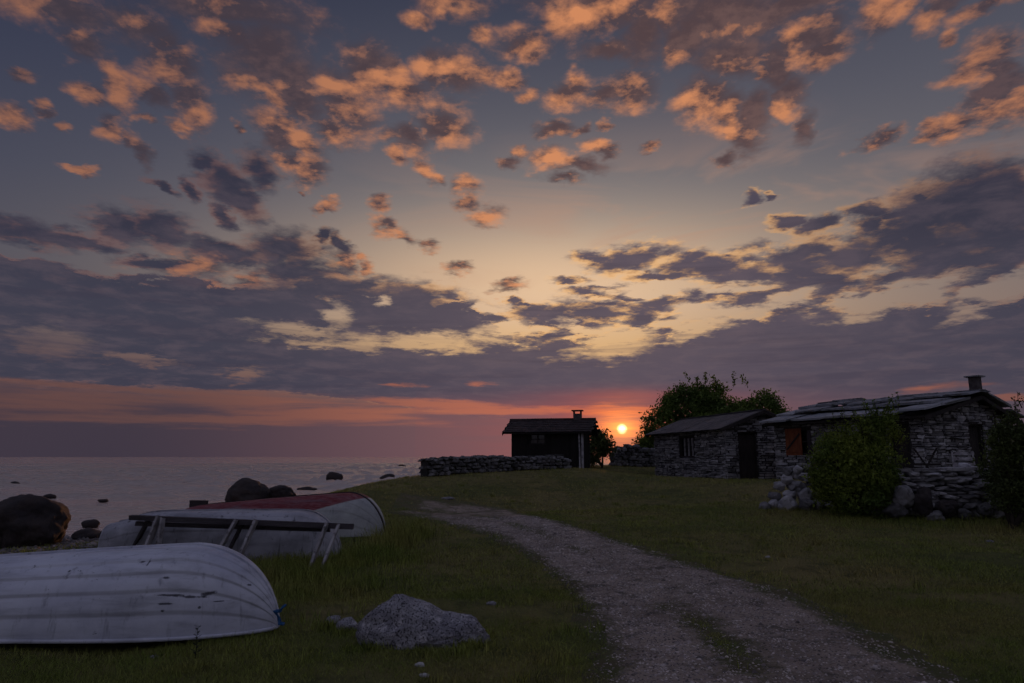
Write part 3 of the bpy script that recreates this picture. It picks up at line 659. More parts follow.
loose(448, 499.5, 6, 'flat pale stone on the far green near the wall', 49, 0.3, 'granite', GS)

# ------------------------------------------------------------------ boats lying keel up
def boat(name, label, L, B, D, stem, stern, head, material, strakes=6, pfull=0.72, qfull=0.9, taper=0.12, bowlen=1.6, lap=0.012, sheer=0.05, endd=0.0, stern_b=0.78, tilt=0.0, rim=None, roll=0.0):
    """stem, stern: world points of the two ends on the ground; the hull is lofted gunwale to keel"""
    stem, stern = Vector(stem), Vector(stern); d = stem - stern; rz = math.atan2(d.y, d.x)
    t = thing(name, label, 'boat', stern, rz, 'upturned boats by the shore')
    t.rotation_euler = (roll, -math.atan2(d.z, math.hypot(d.x, d.y)), rz)
    ns, nu = 72, 64
    def hb(x):
        a = max(0.0, (x - (L - bowlen)) / bowlen); w = max(0.0, 1 - a ** 2.3) ** 0.72
        return B * w * (stern_b + (1 - stern_b) * min(1, (x / (L * 0.45))) ** 0.8)
    def kd(x):
        a = max(0.0, (x - (L - head)) / head)
        return D * math.sqrt(max(0.0, 1 - a * a)) * (1 - taper * max(0, (L - head - x)) / L) * (1 - endd * math.exp(-(x / 0.32) ** 2))
    xs = [L * (1 - (1 - i / (ns - 1)) ** 1.7) for i in range(ns)]
    V = np.zeros((ns, 2 * nu + 1, 3))
    for i, x in enumerate(xs):
        b_, k_ = max(hb(x), 0.012), max(kd(x), 0.03)
        g = sheer * 4 * (x / L) * (1 - x / L)
        for j in range(2 * nu + 1):
            u = abs(j - nu) / nu                  # 0 at the keel, 1 at the gunwale
            th = (1 - u) * math.pi / 2
            y = b_ * math.cos(th) ** pfull; z = k_ * math.sin(th) ** qfull
            f = (u * strakes) % 1.0 if u < 0.999 else 1.0
            off = lap * (1 - (1 - f) ** 3) * min(1, b_ / 0.15) * (1 if u > 0.04 else 0)
            y += off * math.cos(th * 0.8); z += off * 0.55 * math.sin(th)
            V[i, j] = (x, y if j > nu else -y, g + z * (1 - g / max(k_, 0.2) * 0.5))
    idx = np.arange(ns * (2 * nu + 1)).reshape(ns, 2 * nu + 1)
    F = np.stack([idx[:-1, :-1], idx[1:, :-1], idx[1:, 1:], idx[:-1, 1:]], -1).reshape(-1, 4)
    h = fast_mesh('hull', V.reshape(-1, 3), F, material, t, True)
    so = h.modifiers.new('skin', 'SOLIDIFY'); so.thickness = 0.018; so.offset = -1
    # transom
    mb = MB(); mb.raw(V[0], [tuple(range(2 * nu + 1))]); tr = mb.build('transom', material, t)
    so = tr.modifiers.new('skin', 'SOLIDIFY'); so.thickness = 0.03; so.offset = 0
    # rubbing strake round the gunwale, keel strip
    for sgn in (1, -1):
        e = V[:, -1 if sgn > 0 else 0]
        mb = MB(); mb.tube([Vector(q) + Vector((0, sgn * 0.008, 0.012)) for q in e[::3]], 0.018, 6); mb.build('gunwale', rim or material, t, True)
    c = V[:, nu]; mb = MB()
    for i in range(0, ns - 3, 2): mb.beam(Vector(c[i]) + Vector((0, 0, .004)), Vector(c[min(i + 2, ns - 1)]) + Vector((0, 0, .004)), 0.035, 0.03)
    mb.build('keel', rim or material, t)
    return t, V, nu
M['hull_near'] = hull_mat('white_hull_paint', (192, 194, 204), (166, 168, 182), 0.45, None,
    [(3.62, 0, 0.395, .12, .010, -4), (3.78, 0, 0.37, .13, .012, -6), (3.90, 0, 0.385, .07, .020, 10), (3.60, 0, 0.33, .09, .010, -3), (3.98, 0, 0.315, .07, .006, -3), (3.58, 0, 0.275, .018, .016, 0), (3.85, 0, 0.28, .014, .014, 0),
     (3.36, 0, 0.655, .012, .028, 0), (3.30, 0, 0.66, .03, .010, 0), (3.56, 0, 0.535, .028, .012, -10), (2.72, 0, 0.60, .014, .010, 0), (1.98, 0, .20, .010, .02, 0), (2.10, 0, .20, .010, .022, 0), (4.18, 0, .42, .02, .008, -20)])
M['hull_old'] = hull_mat('worn_white_hull_paint', (160, 160, 168), (112, 112, 118), 1.0)
M['hull_red'] = hull_mat('red_and_white_hull_paint', (166, 168, 166), (140, 142, 140), 0.35, (-0.53, 0.27))
M['keel_wood'] = mat('dark_keel_wood', (48, 42, 44), (60, 54, 54), 6, 0.8)
near, Vn, nun = boat('upturned_boat', 'near white clinker hull lying keel up with black scuffs', 4.4, 0.66, 0.735, (-2.20, 6.72, 0.03), (-6.58, 6.66, 0.0), 0.86, M['hull_near'], 6, 0.66, 0.86, 0.34, 1.7, 0.019, 0.06)
old, Vo, _ = boat('upturned_boat', 'worn white flat bottomed boat lying keel up behind the wooden rack', 3.42, 0.62, 0.755, (-2.69, 11.25, 0.0), (-6.11, 10.95, 0.0), 0.66, M['hull_old'], 3, 0.42, 0.62, 0.0, 1.2, 0.008, 0.03, 0.20, 0.95)
red, Vr, _ = boat('upturned_boat', 'upturned boat with worn red bottom and white sides behind the rack', 5.3, 0.72, 0.86, (-2.36, 13.15, 0.06), (-7.2, 15.3, -0.03), 0.85, M['hull_red'], 5, 0.68, 0.85, 0.44, 1.8, 0.010, 0.06, 0.25, 0.7, rim=M['keel_wood'])
mb = MB(); mb.box(0.25, 0.75, -0.025, 0.025, 0.50, 0.70); mb.build('skeg', M['keel_wood'], red)
# blue rope hanging in a loop at the bow of the near hull
mb = MB(); bow = Vector((-2.17, 6.60, 0.05)); pts = []
for i in range(60):
    a = i / 59 * 6 * math.pi; pts.append(bow + Vector((0.045 + 0.035 * math.cos(a) + 0.012 * math.sin(i), -0.03 + 0.03 * math.sin(a * 1.3), 0.02 + 0.17 * abs(math.sin(a / 6 * 1.5)) + 0.02 * math.cos(a * 2))))
mb.tube(pts, 0.008, 6)
tag(mb.build('rope', M['rope'], None, True), 'blue rope looped over the bow of the near white hull', 'rope')

# ------------------------------------------------------------------ wooden rack in front of the worn boat
rx, ry = at(243, 525, 10.20).x, 10.20
t = thing('wooden_rack', 'weathered wooden rack with a dark beam on splayed plank legs', 'rack', (rx, ry, gz(rx, ry)))
org = Vector(t.location)
mb = MB(); mb.beam(at(130, 517.5, 10.18) - org, at(353, 526.5, 10.27) - org, 0.085, 0.07, jit=0.006); mb.build('beam', M['beam_wood'], t)
mb = MB(); mb.beam(at(136, 523.5, 10.32) - org, at(330, 529.5, 10.35) - org, 0.05, 0.07, jit=0.006); mb.build('rail', M['beam_wood'], t)
for (tx, ty, fx, fy, Y0, Y1, w, mm) in [(150, 517, 129, 556, 10.29, 10.47, .075, 'beam_wood'), (159, 516, 142, 560, 10.10, 9.97, .135, 'grey_wood'), (163, 518, 156, 560, 10.11, 10.05, .115, 'grey_wood'),
        (236, 520, 213, 562, 10.12, 9.97, .115, 'grey_wood'), (244, 521, 222, 564, 10.31, 10.45, .07, 'beam_wood'), (256, 520, 236, 566, 10.10, 9.90, .135, 'grey_wood'), (327, 523, 310, 568, 10.17, 10.01, .135, 'grey_wood'), (339, 524, 321, 570, 10.15, 9.95, .08, 'grey_wood')]:
    mb = MB(); p0, p1 = at(tx, ty, Y0), at(fx, fy, Y1); dd = (p1 - p0); p1 = p0 + dd * ((p0.z - gz(p1.x, p1.y) + 0.05) / max(0.05, -dd.z))
    mb.beam(p0 - org, p1 - org, 0.035, w, up=(0, 1, 0), jit=0.004); mb.build('leg', M[mm], t)

# ------------------------------------------------------------------ stone masonry
def stone_box(mb, O, U, Nn, u0, u1, z0, z1, out, back=0.06, jit=0.02):
    P = []
    for (dn, sh) in ((out, 0.82), (-back, 1.0)):
        for z in (z0, z1):
            for u in (u0, u1):
                uc, zc = (u0 + u1) / 2, (z0 + z1) / 2
                q = O + U * (uc + (u - uc) * sh) + Nn * dn + Vector((0, 0, zc + (z - zc) * sh))
                P.append(q + Vector(rng.uniform(-jit, jit, 3)))
    mb.raw(P, [(0, 1, 3, 2), (4, 6, 7, 5), (0, 4, 5, 1), (2, 3, 7, 6), (0, 2, 6, 4), (1, 5, 7, 3)])
def masonry(mb, O, U, Nn, L, top, openings=(), rows=(0.05, 0.13), wid=(0.14, 0.66), out=(0.0, 0.07), gap=0.012):
    O, U, Nn = Vector(O), Vector(U), Vector(Nn); z = -0.15; zmax = max(top(u) for u in np.linspace(0, L, 21))
    while z < zmax:
        h = rng.uniform(*rows); u = -rng.uniform(0, 0.1)
        while u < L:
            w = rng.uniform(*wid) * (1.25 if h < 0.09 else 0.9)
            spans = [(max(u, -0.02), min(u + w, L + 0.02))]
            for (a, b, c, d) in openings:
                if z + h > c + 0.02 and z < d - 0.02:
                    new = []
                    for (s0, s1) in spans:
                        if s1 <= a or s0 >= b: new.append((s0, s1)); continue
                        if s0 < a: new.append((s0, a))
                        if s1 > b: new.append((b, s1))
                    spans = new
            for (s0, s1) in spans:
                if s1 - s0 > 0.04 and z + h * 0.6 < top((s0 + s1) / 2):
                    zz = min(z + h, top((s0 + s1) / 2)) + rng.uniform(-0.012, 0.012)
                    stone_box(mb, O, U, Nn, s0 + gap / 2, s1 - gap / 2, z + gap / 2, zz - gap / 2, rng.uniform(*out))
            u += w
        z += h
def wall_core(mb, O, U, Nn, L, top, openings=(), thick=0.45, cuts=()):
    """the solid of the wall behind its facing stones, left open at the openings"""
    O, U, Nn = Vector(O), Vector(U), Vector(Nn)
    us = sorted({0.0, L, *cuts, *[a for o in openings for a in o[:2]]})
    for a, b in zip(us[:-1], us[1:]):
        zs = [(-0.3, None)]
        for (o0, o1, c, d) in openings:
            if a >= o0 - 1e-6 and b <= o1 + 1e-6: zs = [(-0.3, c), (d, None)]
        for (z0, z1) in zs:
            ta, tb = (z1, z1) if z1 is not None else (top(a), top(b))
            if min(ta, tb) - z0 < 0.01: continue
            P = []
            for dn in (0.0, -thick):
                for (u, zt) in ((a, ta), (b, tb)):
                    for z in (z0, zt): P.append(O + U * u + Nn * dn + Vector((0, 0, z)))
            mb.raw(P, [(0, 2, 3, 1), (4, 5, 7, 6), (0, 4, 6, 2), (1, 3, 7, 5), (0, 1, 5, 4), (2, 6, 7, 3)])
def stone_cottage(name, label, F, Nc, W, hw, rise, front, gable, roof, ridge_at=0.5, zbase=0.62):
    """F far front corner, Nc near front corner (ground points); local x runs F -> Nc along the front wall, y into the house"""
    d = Vector((Nc[0] - F[0], Nc[1] - F[1], 0)); L = d.length
    t = thing(name, label, 'cottage', (F[0], F[1], zbase), math.atan2(d.y, d.x), 'low stone cottages')
    X, Y = Vector((1, 0, 0)), Vector((0, 1, 0)); rg = W * ridge_at
    flat = lambda u: hw
    gab = lambda u: hw + rise * (u / rg if u < rg else (W - u) / (W - rg)) - 0.03
    core, face = MB(), MB()
    fo = [o[:4] for o in front]; go_ = [o[:4] for o in gable]
    for (O, U, Nn, l, top, op, cu) in ((Vector((0, 0, 0)), X, -Y, L, flat, fo, ()), (Vector((L, 0, 0)), Y, X, W, gab, go_, (rg,)),
                                       (Vector((L, W, 0)), -X, Y, L, flat, (), ()), (Vector((0, W, 0)), -Y, -X, W, lambda u: gab(W - u), (), (W - rg,))):
        off = 0.0 if Nn in (-Y, Y) else 0.003
        wall_core(core, O + U * off, U, Nn, l - 2 * off, top, op, 0.45, cu)
        masonry(face, O, U, Nn, l, top, op)
    w = core.build('wall', M['mortar'], t); face.build('facing_stones', M['stone'], w)
    for (O, U, Nn, op) in ((Vector((0, 0, 0)), X, -Y, front), (Vector((L, 0, 0)), Y, X, gable)):
        for (a, b, c, dd, kind) in op: opening(t, O, U, Nn, a, b, c, dd, kind)
    roof(t, L, W, hw, rise, rg)
    return t, L
def plane_box(mb, O, U, Nn, a, b, c, d, n0, n1, jit=0.0):
    P = []
    for dn in (n1, n0):
        for z in (c, d):
            for u in (a, b): P.append(O + U * u + Nn * dn + Vector((0, 0, z)) + Vector(rng.uniform(-jit, jit, 3)))
    mb.raw(P, [(0, 1, 3, 2), (4, 6, 7, 5), (0, 4, 5, 1), (2, 3, 7, 6), (0, 2, 6, 4), (1, 5, 7, 3)])
def opening(t, O, U, Nn, a, b, c, d, kind):
    fr = MB(); w = 0.06
    if kind.startswith('door'):
        for (p0, p1, q0, q1) in ((a, a + w, c, d), (b - w, b, c, d), (a + w, b - w, d - w, d)): plane_box(fr, O, U, Nn, p0, p1, q0, q1, -0.16, -0.05)
        lf = MB(); k = max(3, int((b - a - 2 * w) / 0.13)); st = (b - a - 2 * w) / k
        for i in range(k): plane_box(lf, O, U, Nn, a + w + i * st + .004, a + w + (i + 1) * st - .004, c, d - w - .005, -0.17, -0.13)
        o = lf.build('door', M['dark_wood'], t); fr.build('door_frame', M['dark_wood'], o)
        h = MB(); u = a + w + 0.1; plane_box(h, O, U, Nn, u, u + 0.03, c + 0.95, c + 1.08, -0.129, -0.09); h.build('handle', M['iron'], o)
        li = MB(); plane_box(li, O, U, Nn, a - 0.15, b + 0.15, d + .002, d + 0.13, -0.2, 0.035, .006); li.build('lintel', M['dark_wood'], o)
    else:
        for (p0, p1, q0, q1) in ((a, a + w, c, d), (b - w, b, c, d), (a + w, b - w, c, c + w), (a + w, b - w, d - w, d)): plane_box(fr, O, U, Nn, p0, p1, q0, q1, -0.15, -0.04)
        o = fr.build('window', M['white_paint'] if 'pale' in kind else M['dark_wood'], t)
        bars = MB(); k = 4 if 'bars' in kind else 2
        for i in range(1, k): u = a + (b - a) * i / k; plane_box(bars, O, U, Nn, u - 0.022, u + 0.022, c + w, d - w, -0.12, -0.06)
        if 'bars' not in kind: zc = (c + d) / 2; plane_box(bars, O, U, Nn, a + w, b - w, zc - 0.018, zc + 0.018, -0.118, -0.062)
        bars.build('glazing_bars', M['white_paint'] if 'pale' in kind else M['grey_wood'] if 'bars' in kind else M['dark_wood'], o)
        pn = MB(); plane_box(pn, O, U, Nn, a + .02, b - .02, c + .02, d - .02, -0.14, -0.13); pn.build('pane', M['glass'], o)
        if 'curtain' in kind:
            cu = MB(); plane_box(cu, O, U, Nn, a + w, b - w, c + w, c + (d - c) * 0.42, -0.128, -0.121); cu.build('curtain', M['curtain'], o)
        if 'shutter' in kind:
            sh = MB(); k = 4; x0, x1 = a - 0.02, a + (b - a) * 0.62; st = (x1 - x0) / k
            for i in range(k): plane_box(sh, O, U, Nn, x0 + i * st + .004, x0 + (i + 1) * st - .004, c - .02, d + .02, 0.0, 0.03)
            for z in (c + 0.10, d - 0.14): plane_box(sh, O, U, Nn, x0 + .02, x1 - .02, z, z + 0.07, 0.0305, 0.055)
            s = sh.build('shutter', M['orange_wood'], t); s['label'] = 'orange brown wooden shutter hanging over half the window'
            br = MB(); P0 = O + U * (x0 + .06) + Nn * 0.044 + Vector((0, 0, c + .20)); P1 = O + U * (x1 - .06) + Nn * 0.044 + Vector((0, 0, d - .18)); br.beam(P0, P1, 0.024, 0.06, up=tuple(Nn.cross(U))); br.build('brace', M['dark_wood'], s)
def slope_point(L, W, hw, rise, rg, s, u, side):
    """point on the roof: u along the ridge, s from eave (0) to ridge (1); side 0 front, 1 back"""
    y = rg * s if side == 0 else W - (W - rg) * s
    return Vector((u, y, hw + rise * s))
def roof_frame(t, L, W, hw, rise, rg, over, eave, name='roof', mm='dark_wood'):
    """boarding under the covering, with the verge boards"""
    mb = MB()
    for side in (0, 1):
        s0 = -eave / (rg if side == 0 else W - rg)
        P = [slope_point(L, W, hw, rise, rg, s, u, side) + Vector((0, 0, dz)) for dz in (0.0, 0.05) for s in (s0, 1.0) for u in (-over, L + over)]
        mb.raw(P, [(0, 1, 3, 2), (4, 6, 7, 5), (0, 4, 5, 1), (2, 3, 7, 6), (0, 2, 6, 4), (1, 5, 7, 3)])
        for u in (-over, L + over):
            sg = 1 if u > 0 else -1
            p0 = slope_point(L, W, hw, rise, rg, s0 * 1.02, u + sg * 0.017, side); p1 = slope_point(L, W, hw, rise, rg, 1.0, u + sg * 0.017, side)
            mb.beam(p0 + Vector((0, 0, -.01)), p1 + Vector((0, 0, -.01)), 0.03, 0.13)
    return mb.build(name, M[mm], t)
def slab_roof(t, L, W, hw, rise, rg):
    r = roof_frame(t, L, W, hw, rise, rg, 0.28, 0.32); mb = MB()
    for side in (0, 1):
        depth = (rg if side == 0 else W - rg); k = 3
        for row in range(k):
            s0 = -0.40 / depth + row * (1.0 + 0.40 / depth) / k; s1 = s0 + (1.0 + 0.40 / depth) / k + 0.10
            u = -0.42 + rng.uniform(0, .2)
            while u < L + 0.3:
                w = rng.uniform(0.75, 1.45); u1 = min(u + w, L + 0.40 + rng.uniform(0, .06)); ds = rng.uniform(-0.05, 0.05); th = rng.uniform(0.05, 0.085)
                lift = 0.055 + row * 0.012 + rng.uniform(0, 0.12); tip = rng.uniform(0.04, 0.16)
                P = []
                for dz in (0, th):
                    for (s, ex) in ((s0 + ds, tip), (min(s1 + ds, 1.04), 0.0)):
                        for uu in (u + 0.02, u1 - 0.04): P.append(slope_point(L, W, hw, rise, rg, s, uu, side) + Vector((rng.uniform(-.035, .035), rng.uniform(-.03, .03), lift + ex + dz + rng.uniform(-.008, .008))))
                mb.raw(P, [(0, 1, 3, 2), (4, 6, 7, 5), (0, 4, 5, 1), (2, 3, 7, 6), (0, 2, 6, 4), (1, 5, 7, 3)]); u = u1
    for k in range(int(L / 0.8) + 1):            # rough stones along the ridge
        u = -0.1 + k * 0.8 + rng.uniform(-.15, .15); p = slope_point(L, W, hw, rise, rg, 1.0, u, 0)
        mb.box(p.x, p.x + rng.uniform(.5, .95), p.y - .32, p.y + .30, p.z + .14, p.z + .14 + rng.uniform(.05, .1), 0.03)
    mb.build('stone_slabs', M['slab'], r)
    ch = MB(); u = L - 0.22; p = slope_point(L, W, hw, rise, rg, 1.0, u, 0); z0 = p.z - 0.45
    ch.box(u - .14, u + .14, p.y + 0.50, p.y + .78, z0, p.z + 0.74); c = ch.build('chimney', M['clay'], r)
    cp = MB(); cp.box(u - .24, u + .24, p.y + .40, p.y + .88, p.z + 0.742, p.z + 0.79, .012); cp.build('chimney_cap', M['slab'], c)
def board_roof(t, L, W, hw, rise, rg):
    r = roof_frame(t, L, W, hw, rise, rg, 0.30, 0.32); mb = MB()
    for side in (0, 1):
        depth = (rg if side == 0 else W - rg); u = -0.34
        while u < L + 0.34:
            w = rng.uniform(0.20, 0.30); s0 = -(0.38 + rng.uniform(0, .05)) / depth
            P = [slope_point(L, W, hw, rise, rg, s, uu, side) + Vector((0, 0, 0.052 + dz + rng.uniform(0, .012))) for dz in (0, .03) for s in (s0, 1.0) for uu in (u, min(u + w, L + .36) - .012)]
            mb.raw(P, [(0, 1, 3, 2), (4, 6, 7, 5), (0, 4, 5, 1), (2, 3, 7, 6), (0, 2, 6, 4), (1, 5, 7, 3)]); u += w
    p = slope_point(L, W, hw, rise, rg, 1, 0, 0); mb.box(-.34, L + .34, p.y - .12, p.y + .12, p.z + .084, p.z + .12)
    mb.build('roof_boards', M['board_roof'], r)
mid, Lm = stone_cottage('stone_cottage', 'small grey stone cottage with a smooth board roof and dark open doorway', (7.64, 37.0), (9.12, 29.6), 3.5, 2.22, 0.68,
    [(3.05, 4.75, 0.95, 1.92, 'window bars')], [(0.62, 1.52, 0.0, 2.02, 'door')], board_roof, 0.5, 0.64)
rgt, Lr = stone_cottage('stone_cottage', 'large stone cottage with a rough slab roof and square chimney', (10.25, 26.9), (12.95, 21.7), 4.9, 2.22, 0.70,
    [(0.55, 1.70, 1.02, 1.98, 'window shutter'), (4.75, 5.45, 0.0, 2.0, 'door')], [(2.45, 3.3, 0.05, 2.02, 'door')], slab_roof, 0.60, 0.66)

# ------------------------------------------------------------------ black wooden hut
hb_ = at(512, 468.5, 35.0); W_, D_, H_ = 3.62, 3.0, 1.86
t = thing('wooden_hut', 'small black wooden hut with a chimney on the headland left of the sun', 'hut', (hb_.x, hb_.y + 0.35, hb_.z - 0.02), R(-13))
Xv, Yv = Vector((1, 0, 0)), Vector((0, 1, 0)); rise = 0.58
core, bd = MB(), MB(); win = (0.92, 1.74, 1.22, 1.76); gabh = lambda u: H_ + rise * (u / 1.5 if u < 1.5 else (3.0 - u) / 1.5) - 0.02
for (O, U, Nn, l, top, op, cu) in ((Vector((0, 0, 0)), Xv, -Yv, W_, lambda u: H_, [win], ()), (Vector((W_, 0, 0)), Yv, Xv, D_, gabh, (), (1.5,)), (Vector((W_, D_, 0)), -Xv, Yv, W_, lambda u: H_, (), ()), (Vector((0, D_, 0)), -Yv, -Xv, D_, gabh, (), (1.5,))):
    off = 0.0 if Nn in (-Yv, Yv) else 0.003
    wall_core(core, O + U * off, U, Nn, l - 2 * off, top, op, 0.12, cu)
    u = 0.0
    while u < l - 0.02:
        w = min(rng.uniform(0.13, 0.19), l - u); zt = top(u + w / 2)
        if op and u + w > win[0] and u < win[1]:
            plane_box(bd, O, U, Nn, u + .003, u + w - .003, -0.2, win[2], 0.002, 0.024, .002); plane_box(bd, O, U, Nn, u + .003, u + w - .003, win[3], zt, 0.002, 0.024, .002)
        else: plane_box(bd, O, U, Nn, u + .003, u + w - .003, -0.2, zt, 0.002, 0.022 + rng.uniform(0, .012), .002)
        u += w
w = core.build('wall', M['tarred'], t); bd.build('cladding', M['tarred'], w)
opening(t, Vector((0, 0, 0)), Xv, -Yv, *win, 'window curtain')
mb = MB(); mb.box(W_ - 0.06, W_ + 0.05, -0.06, 0.05, -0.2, H_); mb.build('corner_board', M['grey_wood'], t)
mb = MB(); mb.tube([(W_ - 0.16, -0.09, H_ - .05), (W_ - 0.14, -0.08, 0.9), (W_ - 0.14, -0.08, 0.0), (W_ - 0.14, -.22, -.08)], 0.04, 8); mb.build('drainpipe', M['grey_wood'], t)
r = roof_frame(t, W_, D_, H_, rise, 1.5, 0.42, 0.30, mm='tarred'); mb = MB()
for side in (0, 1):
    for row in range(7):
        s0 = -0.30 / 1.5 + row * 1.22 / 7; u = -0.46 + (row % 2) * 0.11
        while u < W_ + 0.40:
            P = [slope_point(W_, D_, H_, rise, 1.5, s, uu, side) + Vector((0, 0, 0.052 + e + dz + rng.uniform(0, .012))) for dz in (0, .025) for (s, e) in ((s0, .035), (min(s0 + .23, 1.02), 0.0)) for uu in (u, u + .235)]
            mb.raw(P, [(0, 1, 3, 2), (4, 6, 7, 5), (0, 4, 5, 1), (2, 3, 7, 6), (0, 2, 6, 4), (1, 5, 7, 3)]); u += 0.24
for k in range(18):
    u = -0.45 + k * 0.255; mb.tube([(u, 1.5, H_ + rise + 0.085), (u + .27, 1.5, H_ + rise + 0.10)], [0.10, 0.085], 8)
mb.build('roof_tiles', M['tile'], r)
ch = MB(); ch.box(2.98, 3.40, 1.36, 1.72, H_ + rise - 0.3, H_ + rise + 0.40); c = ch.build('chimney', M['clay'], r)
cp = MB()
for (a, b_) in ((3.0, 1.38), (3.36, 1.38), (3.0, 1.68), (3.36, 1.68)): cp.box(a - .02, a + .04, b_ - .02, b_ + .03, H_ + rise + .402, H_ + rise + .53)
cp.box(2.90, 3.48, 1.28, 1.80, H_ + rise + .532, H_ + rise + .59); cp.build('chimney_cap', M['iron'], c)

# ------------------------------------------------------------------ dry stone walls
def blob(mb, c, s, seed, sub=2, tilt=0.3):
    bm = bmesh.new(); bmesh.ops.create_icosphere(bm, subdivisions=sub, radius=1.0); off = Vector((seed * 2.3, seed * 4.1, seed))
    a = rng.uniform(0, 6.28); Rz = Matrix.Rotation(a, 3, 'Z') @ Matrix.Rotation(rng.uniform(-tilt, tilt), 3, 'X')
    V = []
    for v in bm.verts:
        k = 1 + mnoise.noise(v.co * 1.4 + off) * 0.35 + mnoise.noise(v.co * 3.1 + off) * 0.12
        q = Vector((max(-.8, min(.8, v.co.x * k)) * s[0], max(-.8, min(.8, v.co.y * k)) * s[1], max(-.75, min(.75, v.co.z * k)) * s[2]))
        V.append(Rz @ q + Vector(c))
    bm.verts.index_update(); F = [tuple(v.index for v in f.verts) for f in bm.faces]; bm.free(); mb.raw(V, F)
def dry_wall(name, label, pts, heights, thick=0.55, sizes=(0.16, 0.34), flat=0.42, material='shaded_old_stone', caps=0.0, foot=0.0, seed=1):
    """pts: ground points along the wall's middle; stones piled in courses"""
    pts = [Vector((a, b, 0)) for a, b in pts]; seg = [(pts[i + 1] - pts[i]).length for i in range(len(pts) - 1)]; L = sum(seg); cum = np.concatenate([[0], np.cumsum(seg)])
    pos = lambda u: Vector((np.interp(u, cum, [p.x for p in pts]), np.interp(u, cum, [p.y for p in pts]), 0))
    h = lambda u: float(np.interp(u, np.linspace(0, L, len(heights)), heights))
    p0 = pos(L / 2); t_loc = Vector((p0.x, p0.y, gz(p0.x, p0.y))); mb = MB(); core = MB(); k = 0
    for i in range(int(L / 0.5)):
        a, b = pos(i * 0.5), pos(min(L, i * 0.5 + 0.5)); d = (b - a)
        if d.length < .05: continue
        d.normalize(); nrm = Vector((-d.y, d.x, 0)); z0 = min(gz(a.x, a.y), gz(b.x, b.y)); hh = h(i * .5) - 0.10; P = []
        for dz in (-0.2, hh):
            for q in (a, b):
                for sg in (-1, 1): P.append(q + nrm * sg * (thick / 2 - 0.10) + Vector((0, 0, z0 + dz)) - t_loc)
        core.raw(P, [(0, 2, 3, 1), (4, 5, 7, 6), (0, 1, 5, 4), (2, 6, 7, 3), (0, 4, 6, 2), (1, 3, 7, 5)])
    z = 0.0; row = 0
    while z < max(heights):
        big = 1.0 + foot * max(0.0, 1 - z / 0.45); sz = rng.uniform(*sizes) * big; ch = sz * flat * (1.0 + 0.5 * (big - 1)); u = rng.uniform(-.1, .1)
        while u < L + 0.05:
            w = rng.uniform(0.6, 1.5) * sz; uu = min(u + w / 2, L)
            if z + ch * 0.5 < h(uu):
                a = pos(uu); e = pos(min(L, uu + .1)) - pos(max(0, uu - .1)); e.normalize(); nrm = Vector((-e.y, e.x, 0)); g = gz(a.x, a.y)
                for sg in (-1, 1):
                    c = a + nrm * sg * (thick / 2 - 0.12 + rng.uniform(-.03, .05)) + Vector((0, 0, g + z + ch / 2 + rng.uniform(-.02, .02))) - t_loc
                    k += 1; blob(mb, c, (w * 0.66, 0.20, ch * 0.74), seed + k * .37, 2 if thick > .5 and a.y < 22 else 1)
                if z + ch * 1.6 >= h(uu):
                    k += 1; blob(mb, a + Vector((0, 0, g + z + ch * 0.85)) - t_loc, (w * 0.7, thick * 0.45, ch * 0.7), seed + k * .37, 1)
            u += w
        z += ch * 0.92; row += 1
    if caps:
        u = 0.0
        while u < L:
            w = rng.uniform(0.5, 1.0); a, b = pos(u), pos(min(L, u + w - .02)); hz = h(u); d = b - a
            if d.length > .1:
                a.z = gz(a.x, a.y) + hz + .02; b.z = gz(b.x, b.y) + h(min(L, u + w)) + .02; mb.beam(a - t_loc, b - t_loc, thick * 1.1, caps, jit=0.012)
            u += w
    o = mb.build(name, M[material], None); o.location = t_loc; tag(o, label, 'wall', 'dry stone walls')
    c = core.build('wall_core', M['mortar'], o)
    return o
a, b, c = at(424, 474, 27.6), at(490, 470, 30.5), at(565, 467, 33.3)
dry_wall('dry_stone_wall', 'long low dry stone wall running in front of the black hut', [(a.x, a.y), (b.x, b.y), (c.x, c.y)], [0.72, 0.74, 0.70, 0.60, 0.52, 0.50], 0.6, (0.20, 0.40), 0.42, seed=2)
a, b = at(612, 466, 41.0), at(655, 466, 42.0)
dry_wall('dry_stone_wall', 'low stone wall standing right under the setting sun', [(a.x, a.y), ((a.x + b.x) / 2, 41.6), (b.x, b.y)], [0.85, 1.15, 1.3, 0.95, 1.0], 0.6, (0.25, 0.5), 0.5, seed=3)  # backlit: its shade is painted in by the darker stone colour
a, b, c = at(838, 512, 17.2), at(900, 516, 16.6), at(1012, 520, 16.1)
dry_wall('dry_stone_wall', 'stone garden wall with flat capstones in front of the large cottage', [(a.x, a.y), (b.x, b.y), (c.x, c.y), (c.x + 2.4, c.y - .1)], [1.0, 1.02, 1.06, 1.06, 1.0], 0.6, (0.20, 0.38), 0.25, material='stone', caps=0.07, foot=0.6, seed=4)
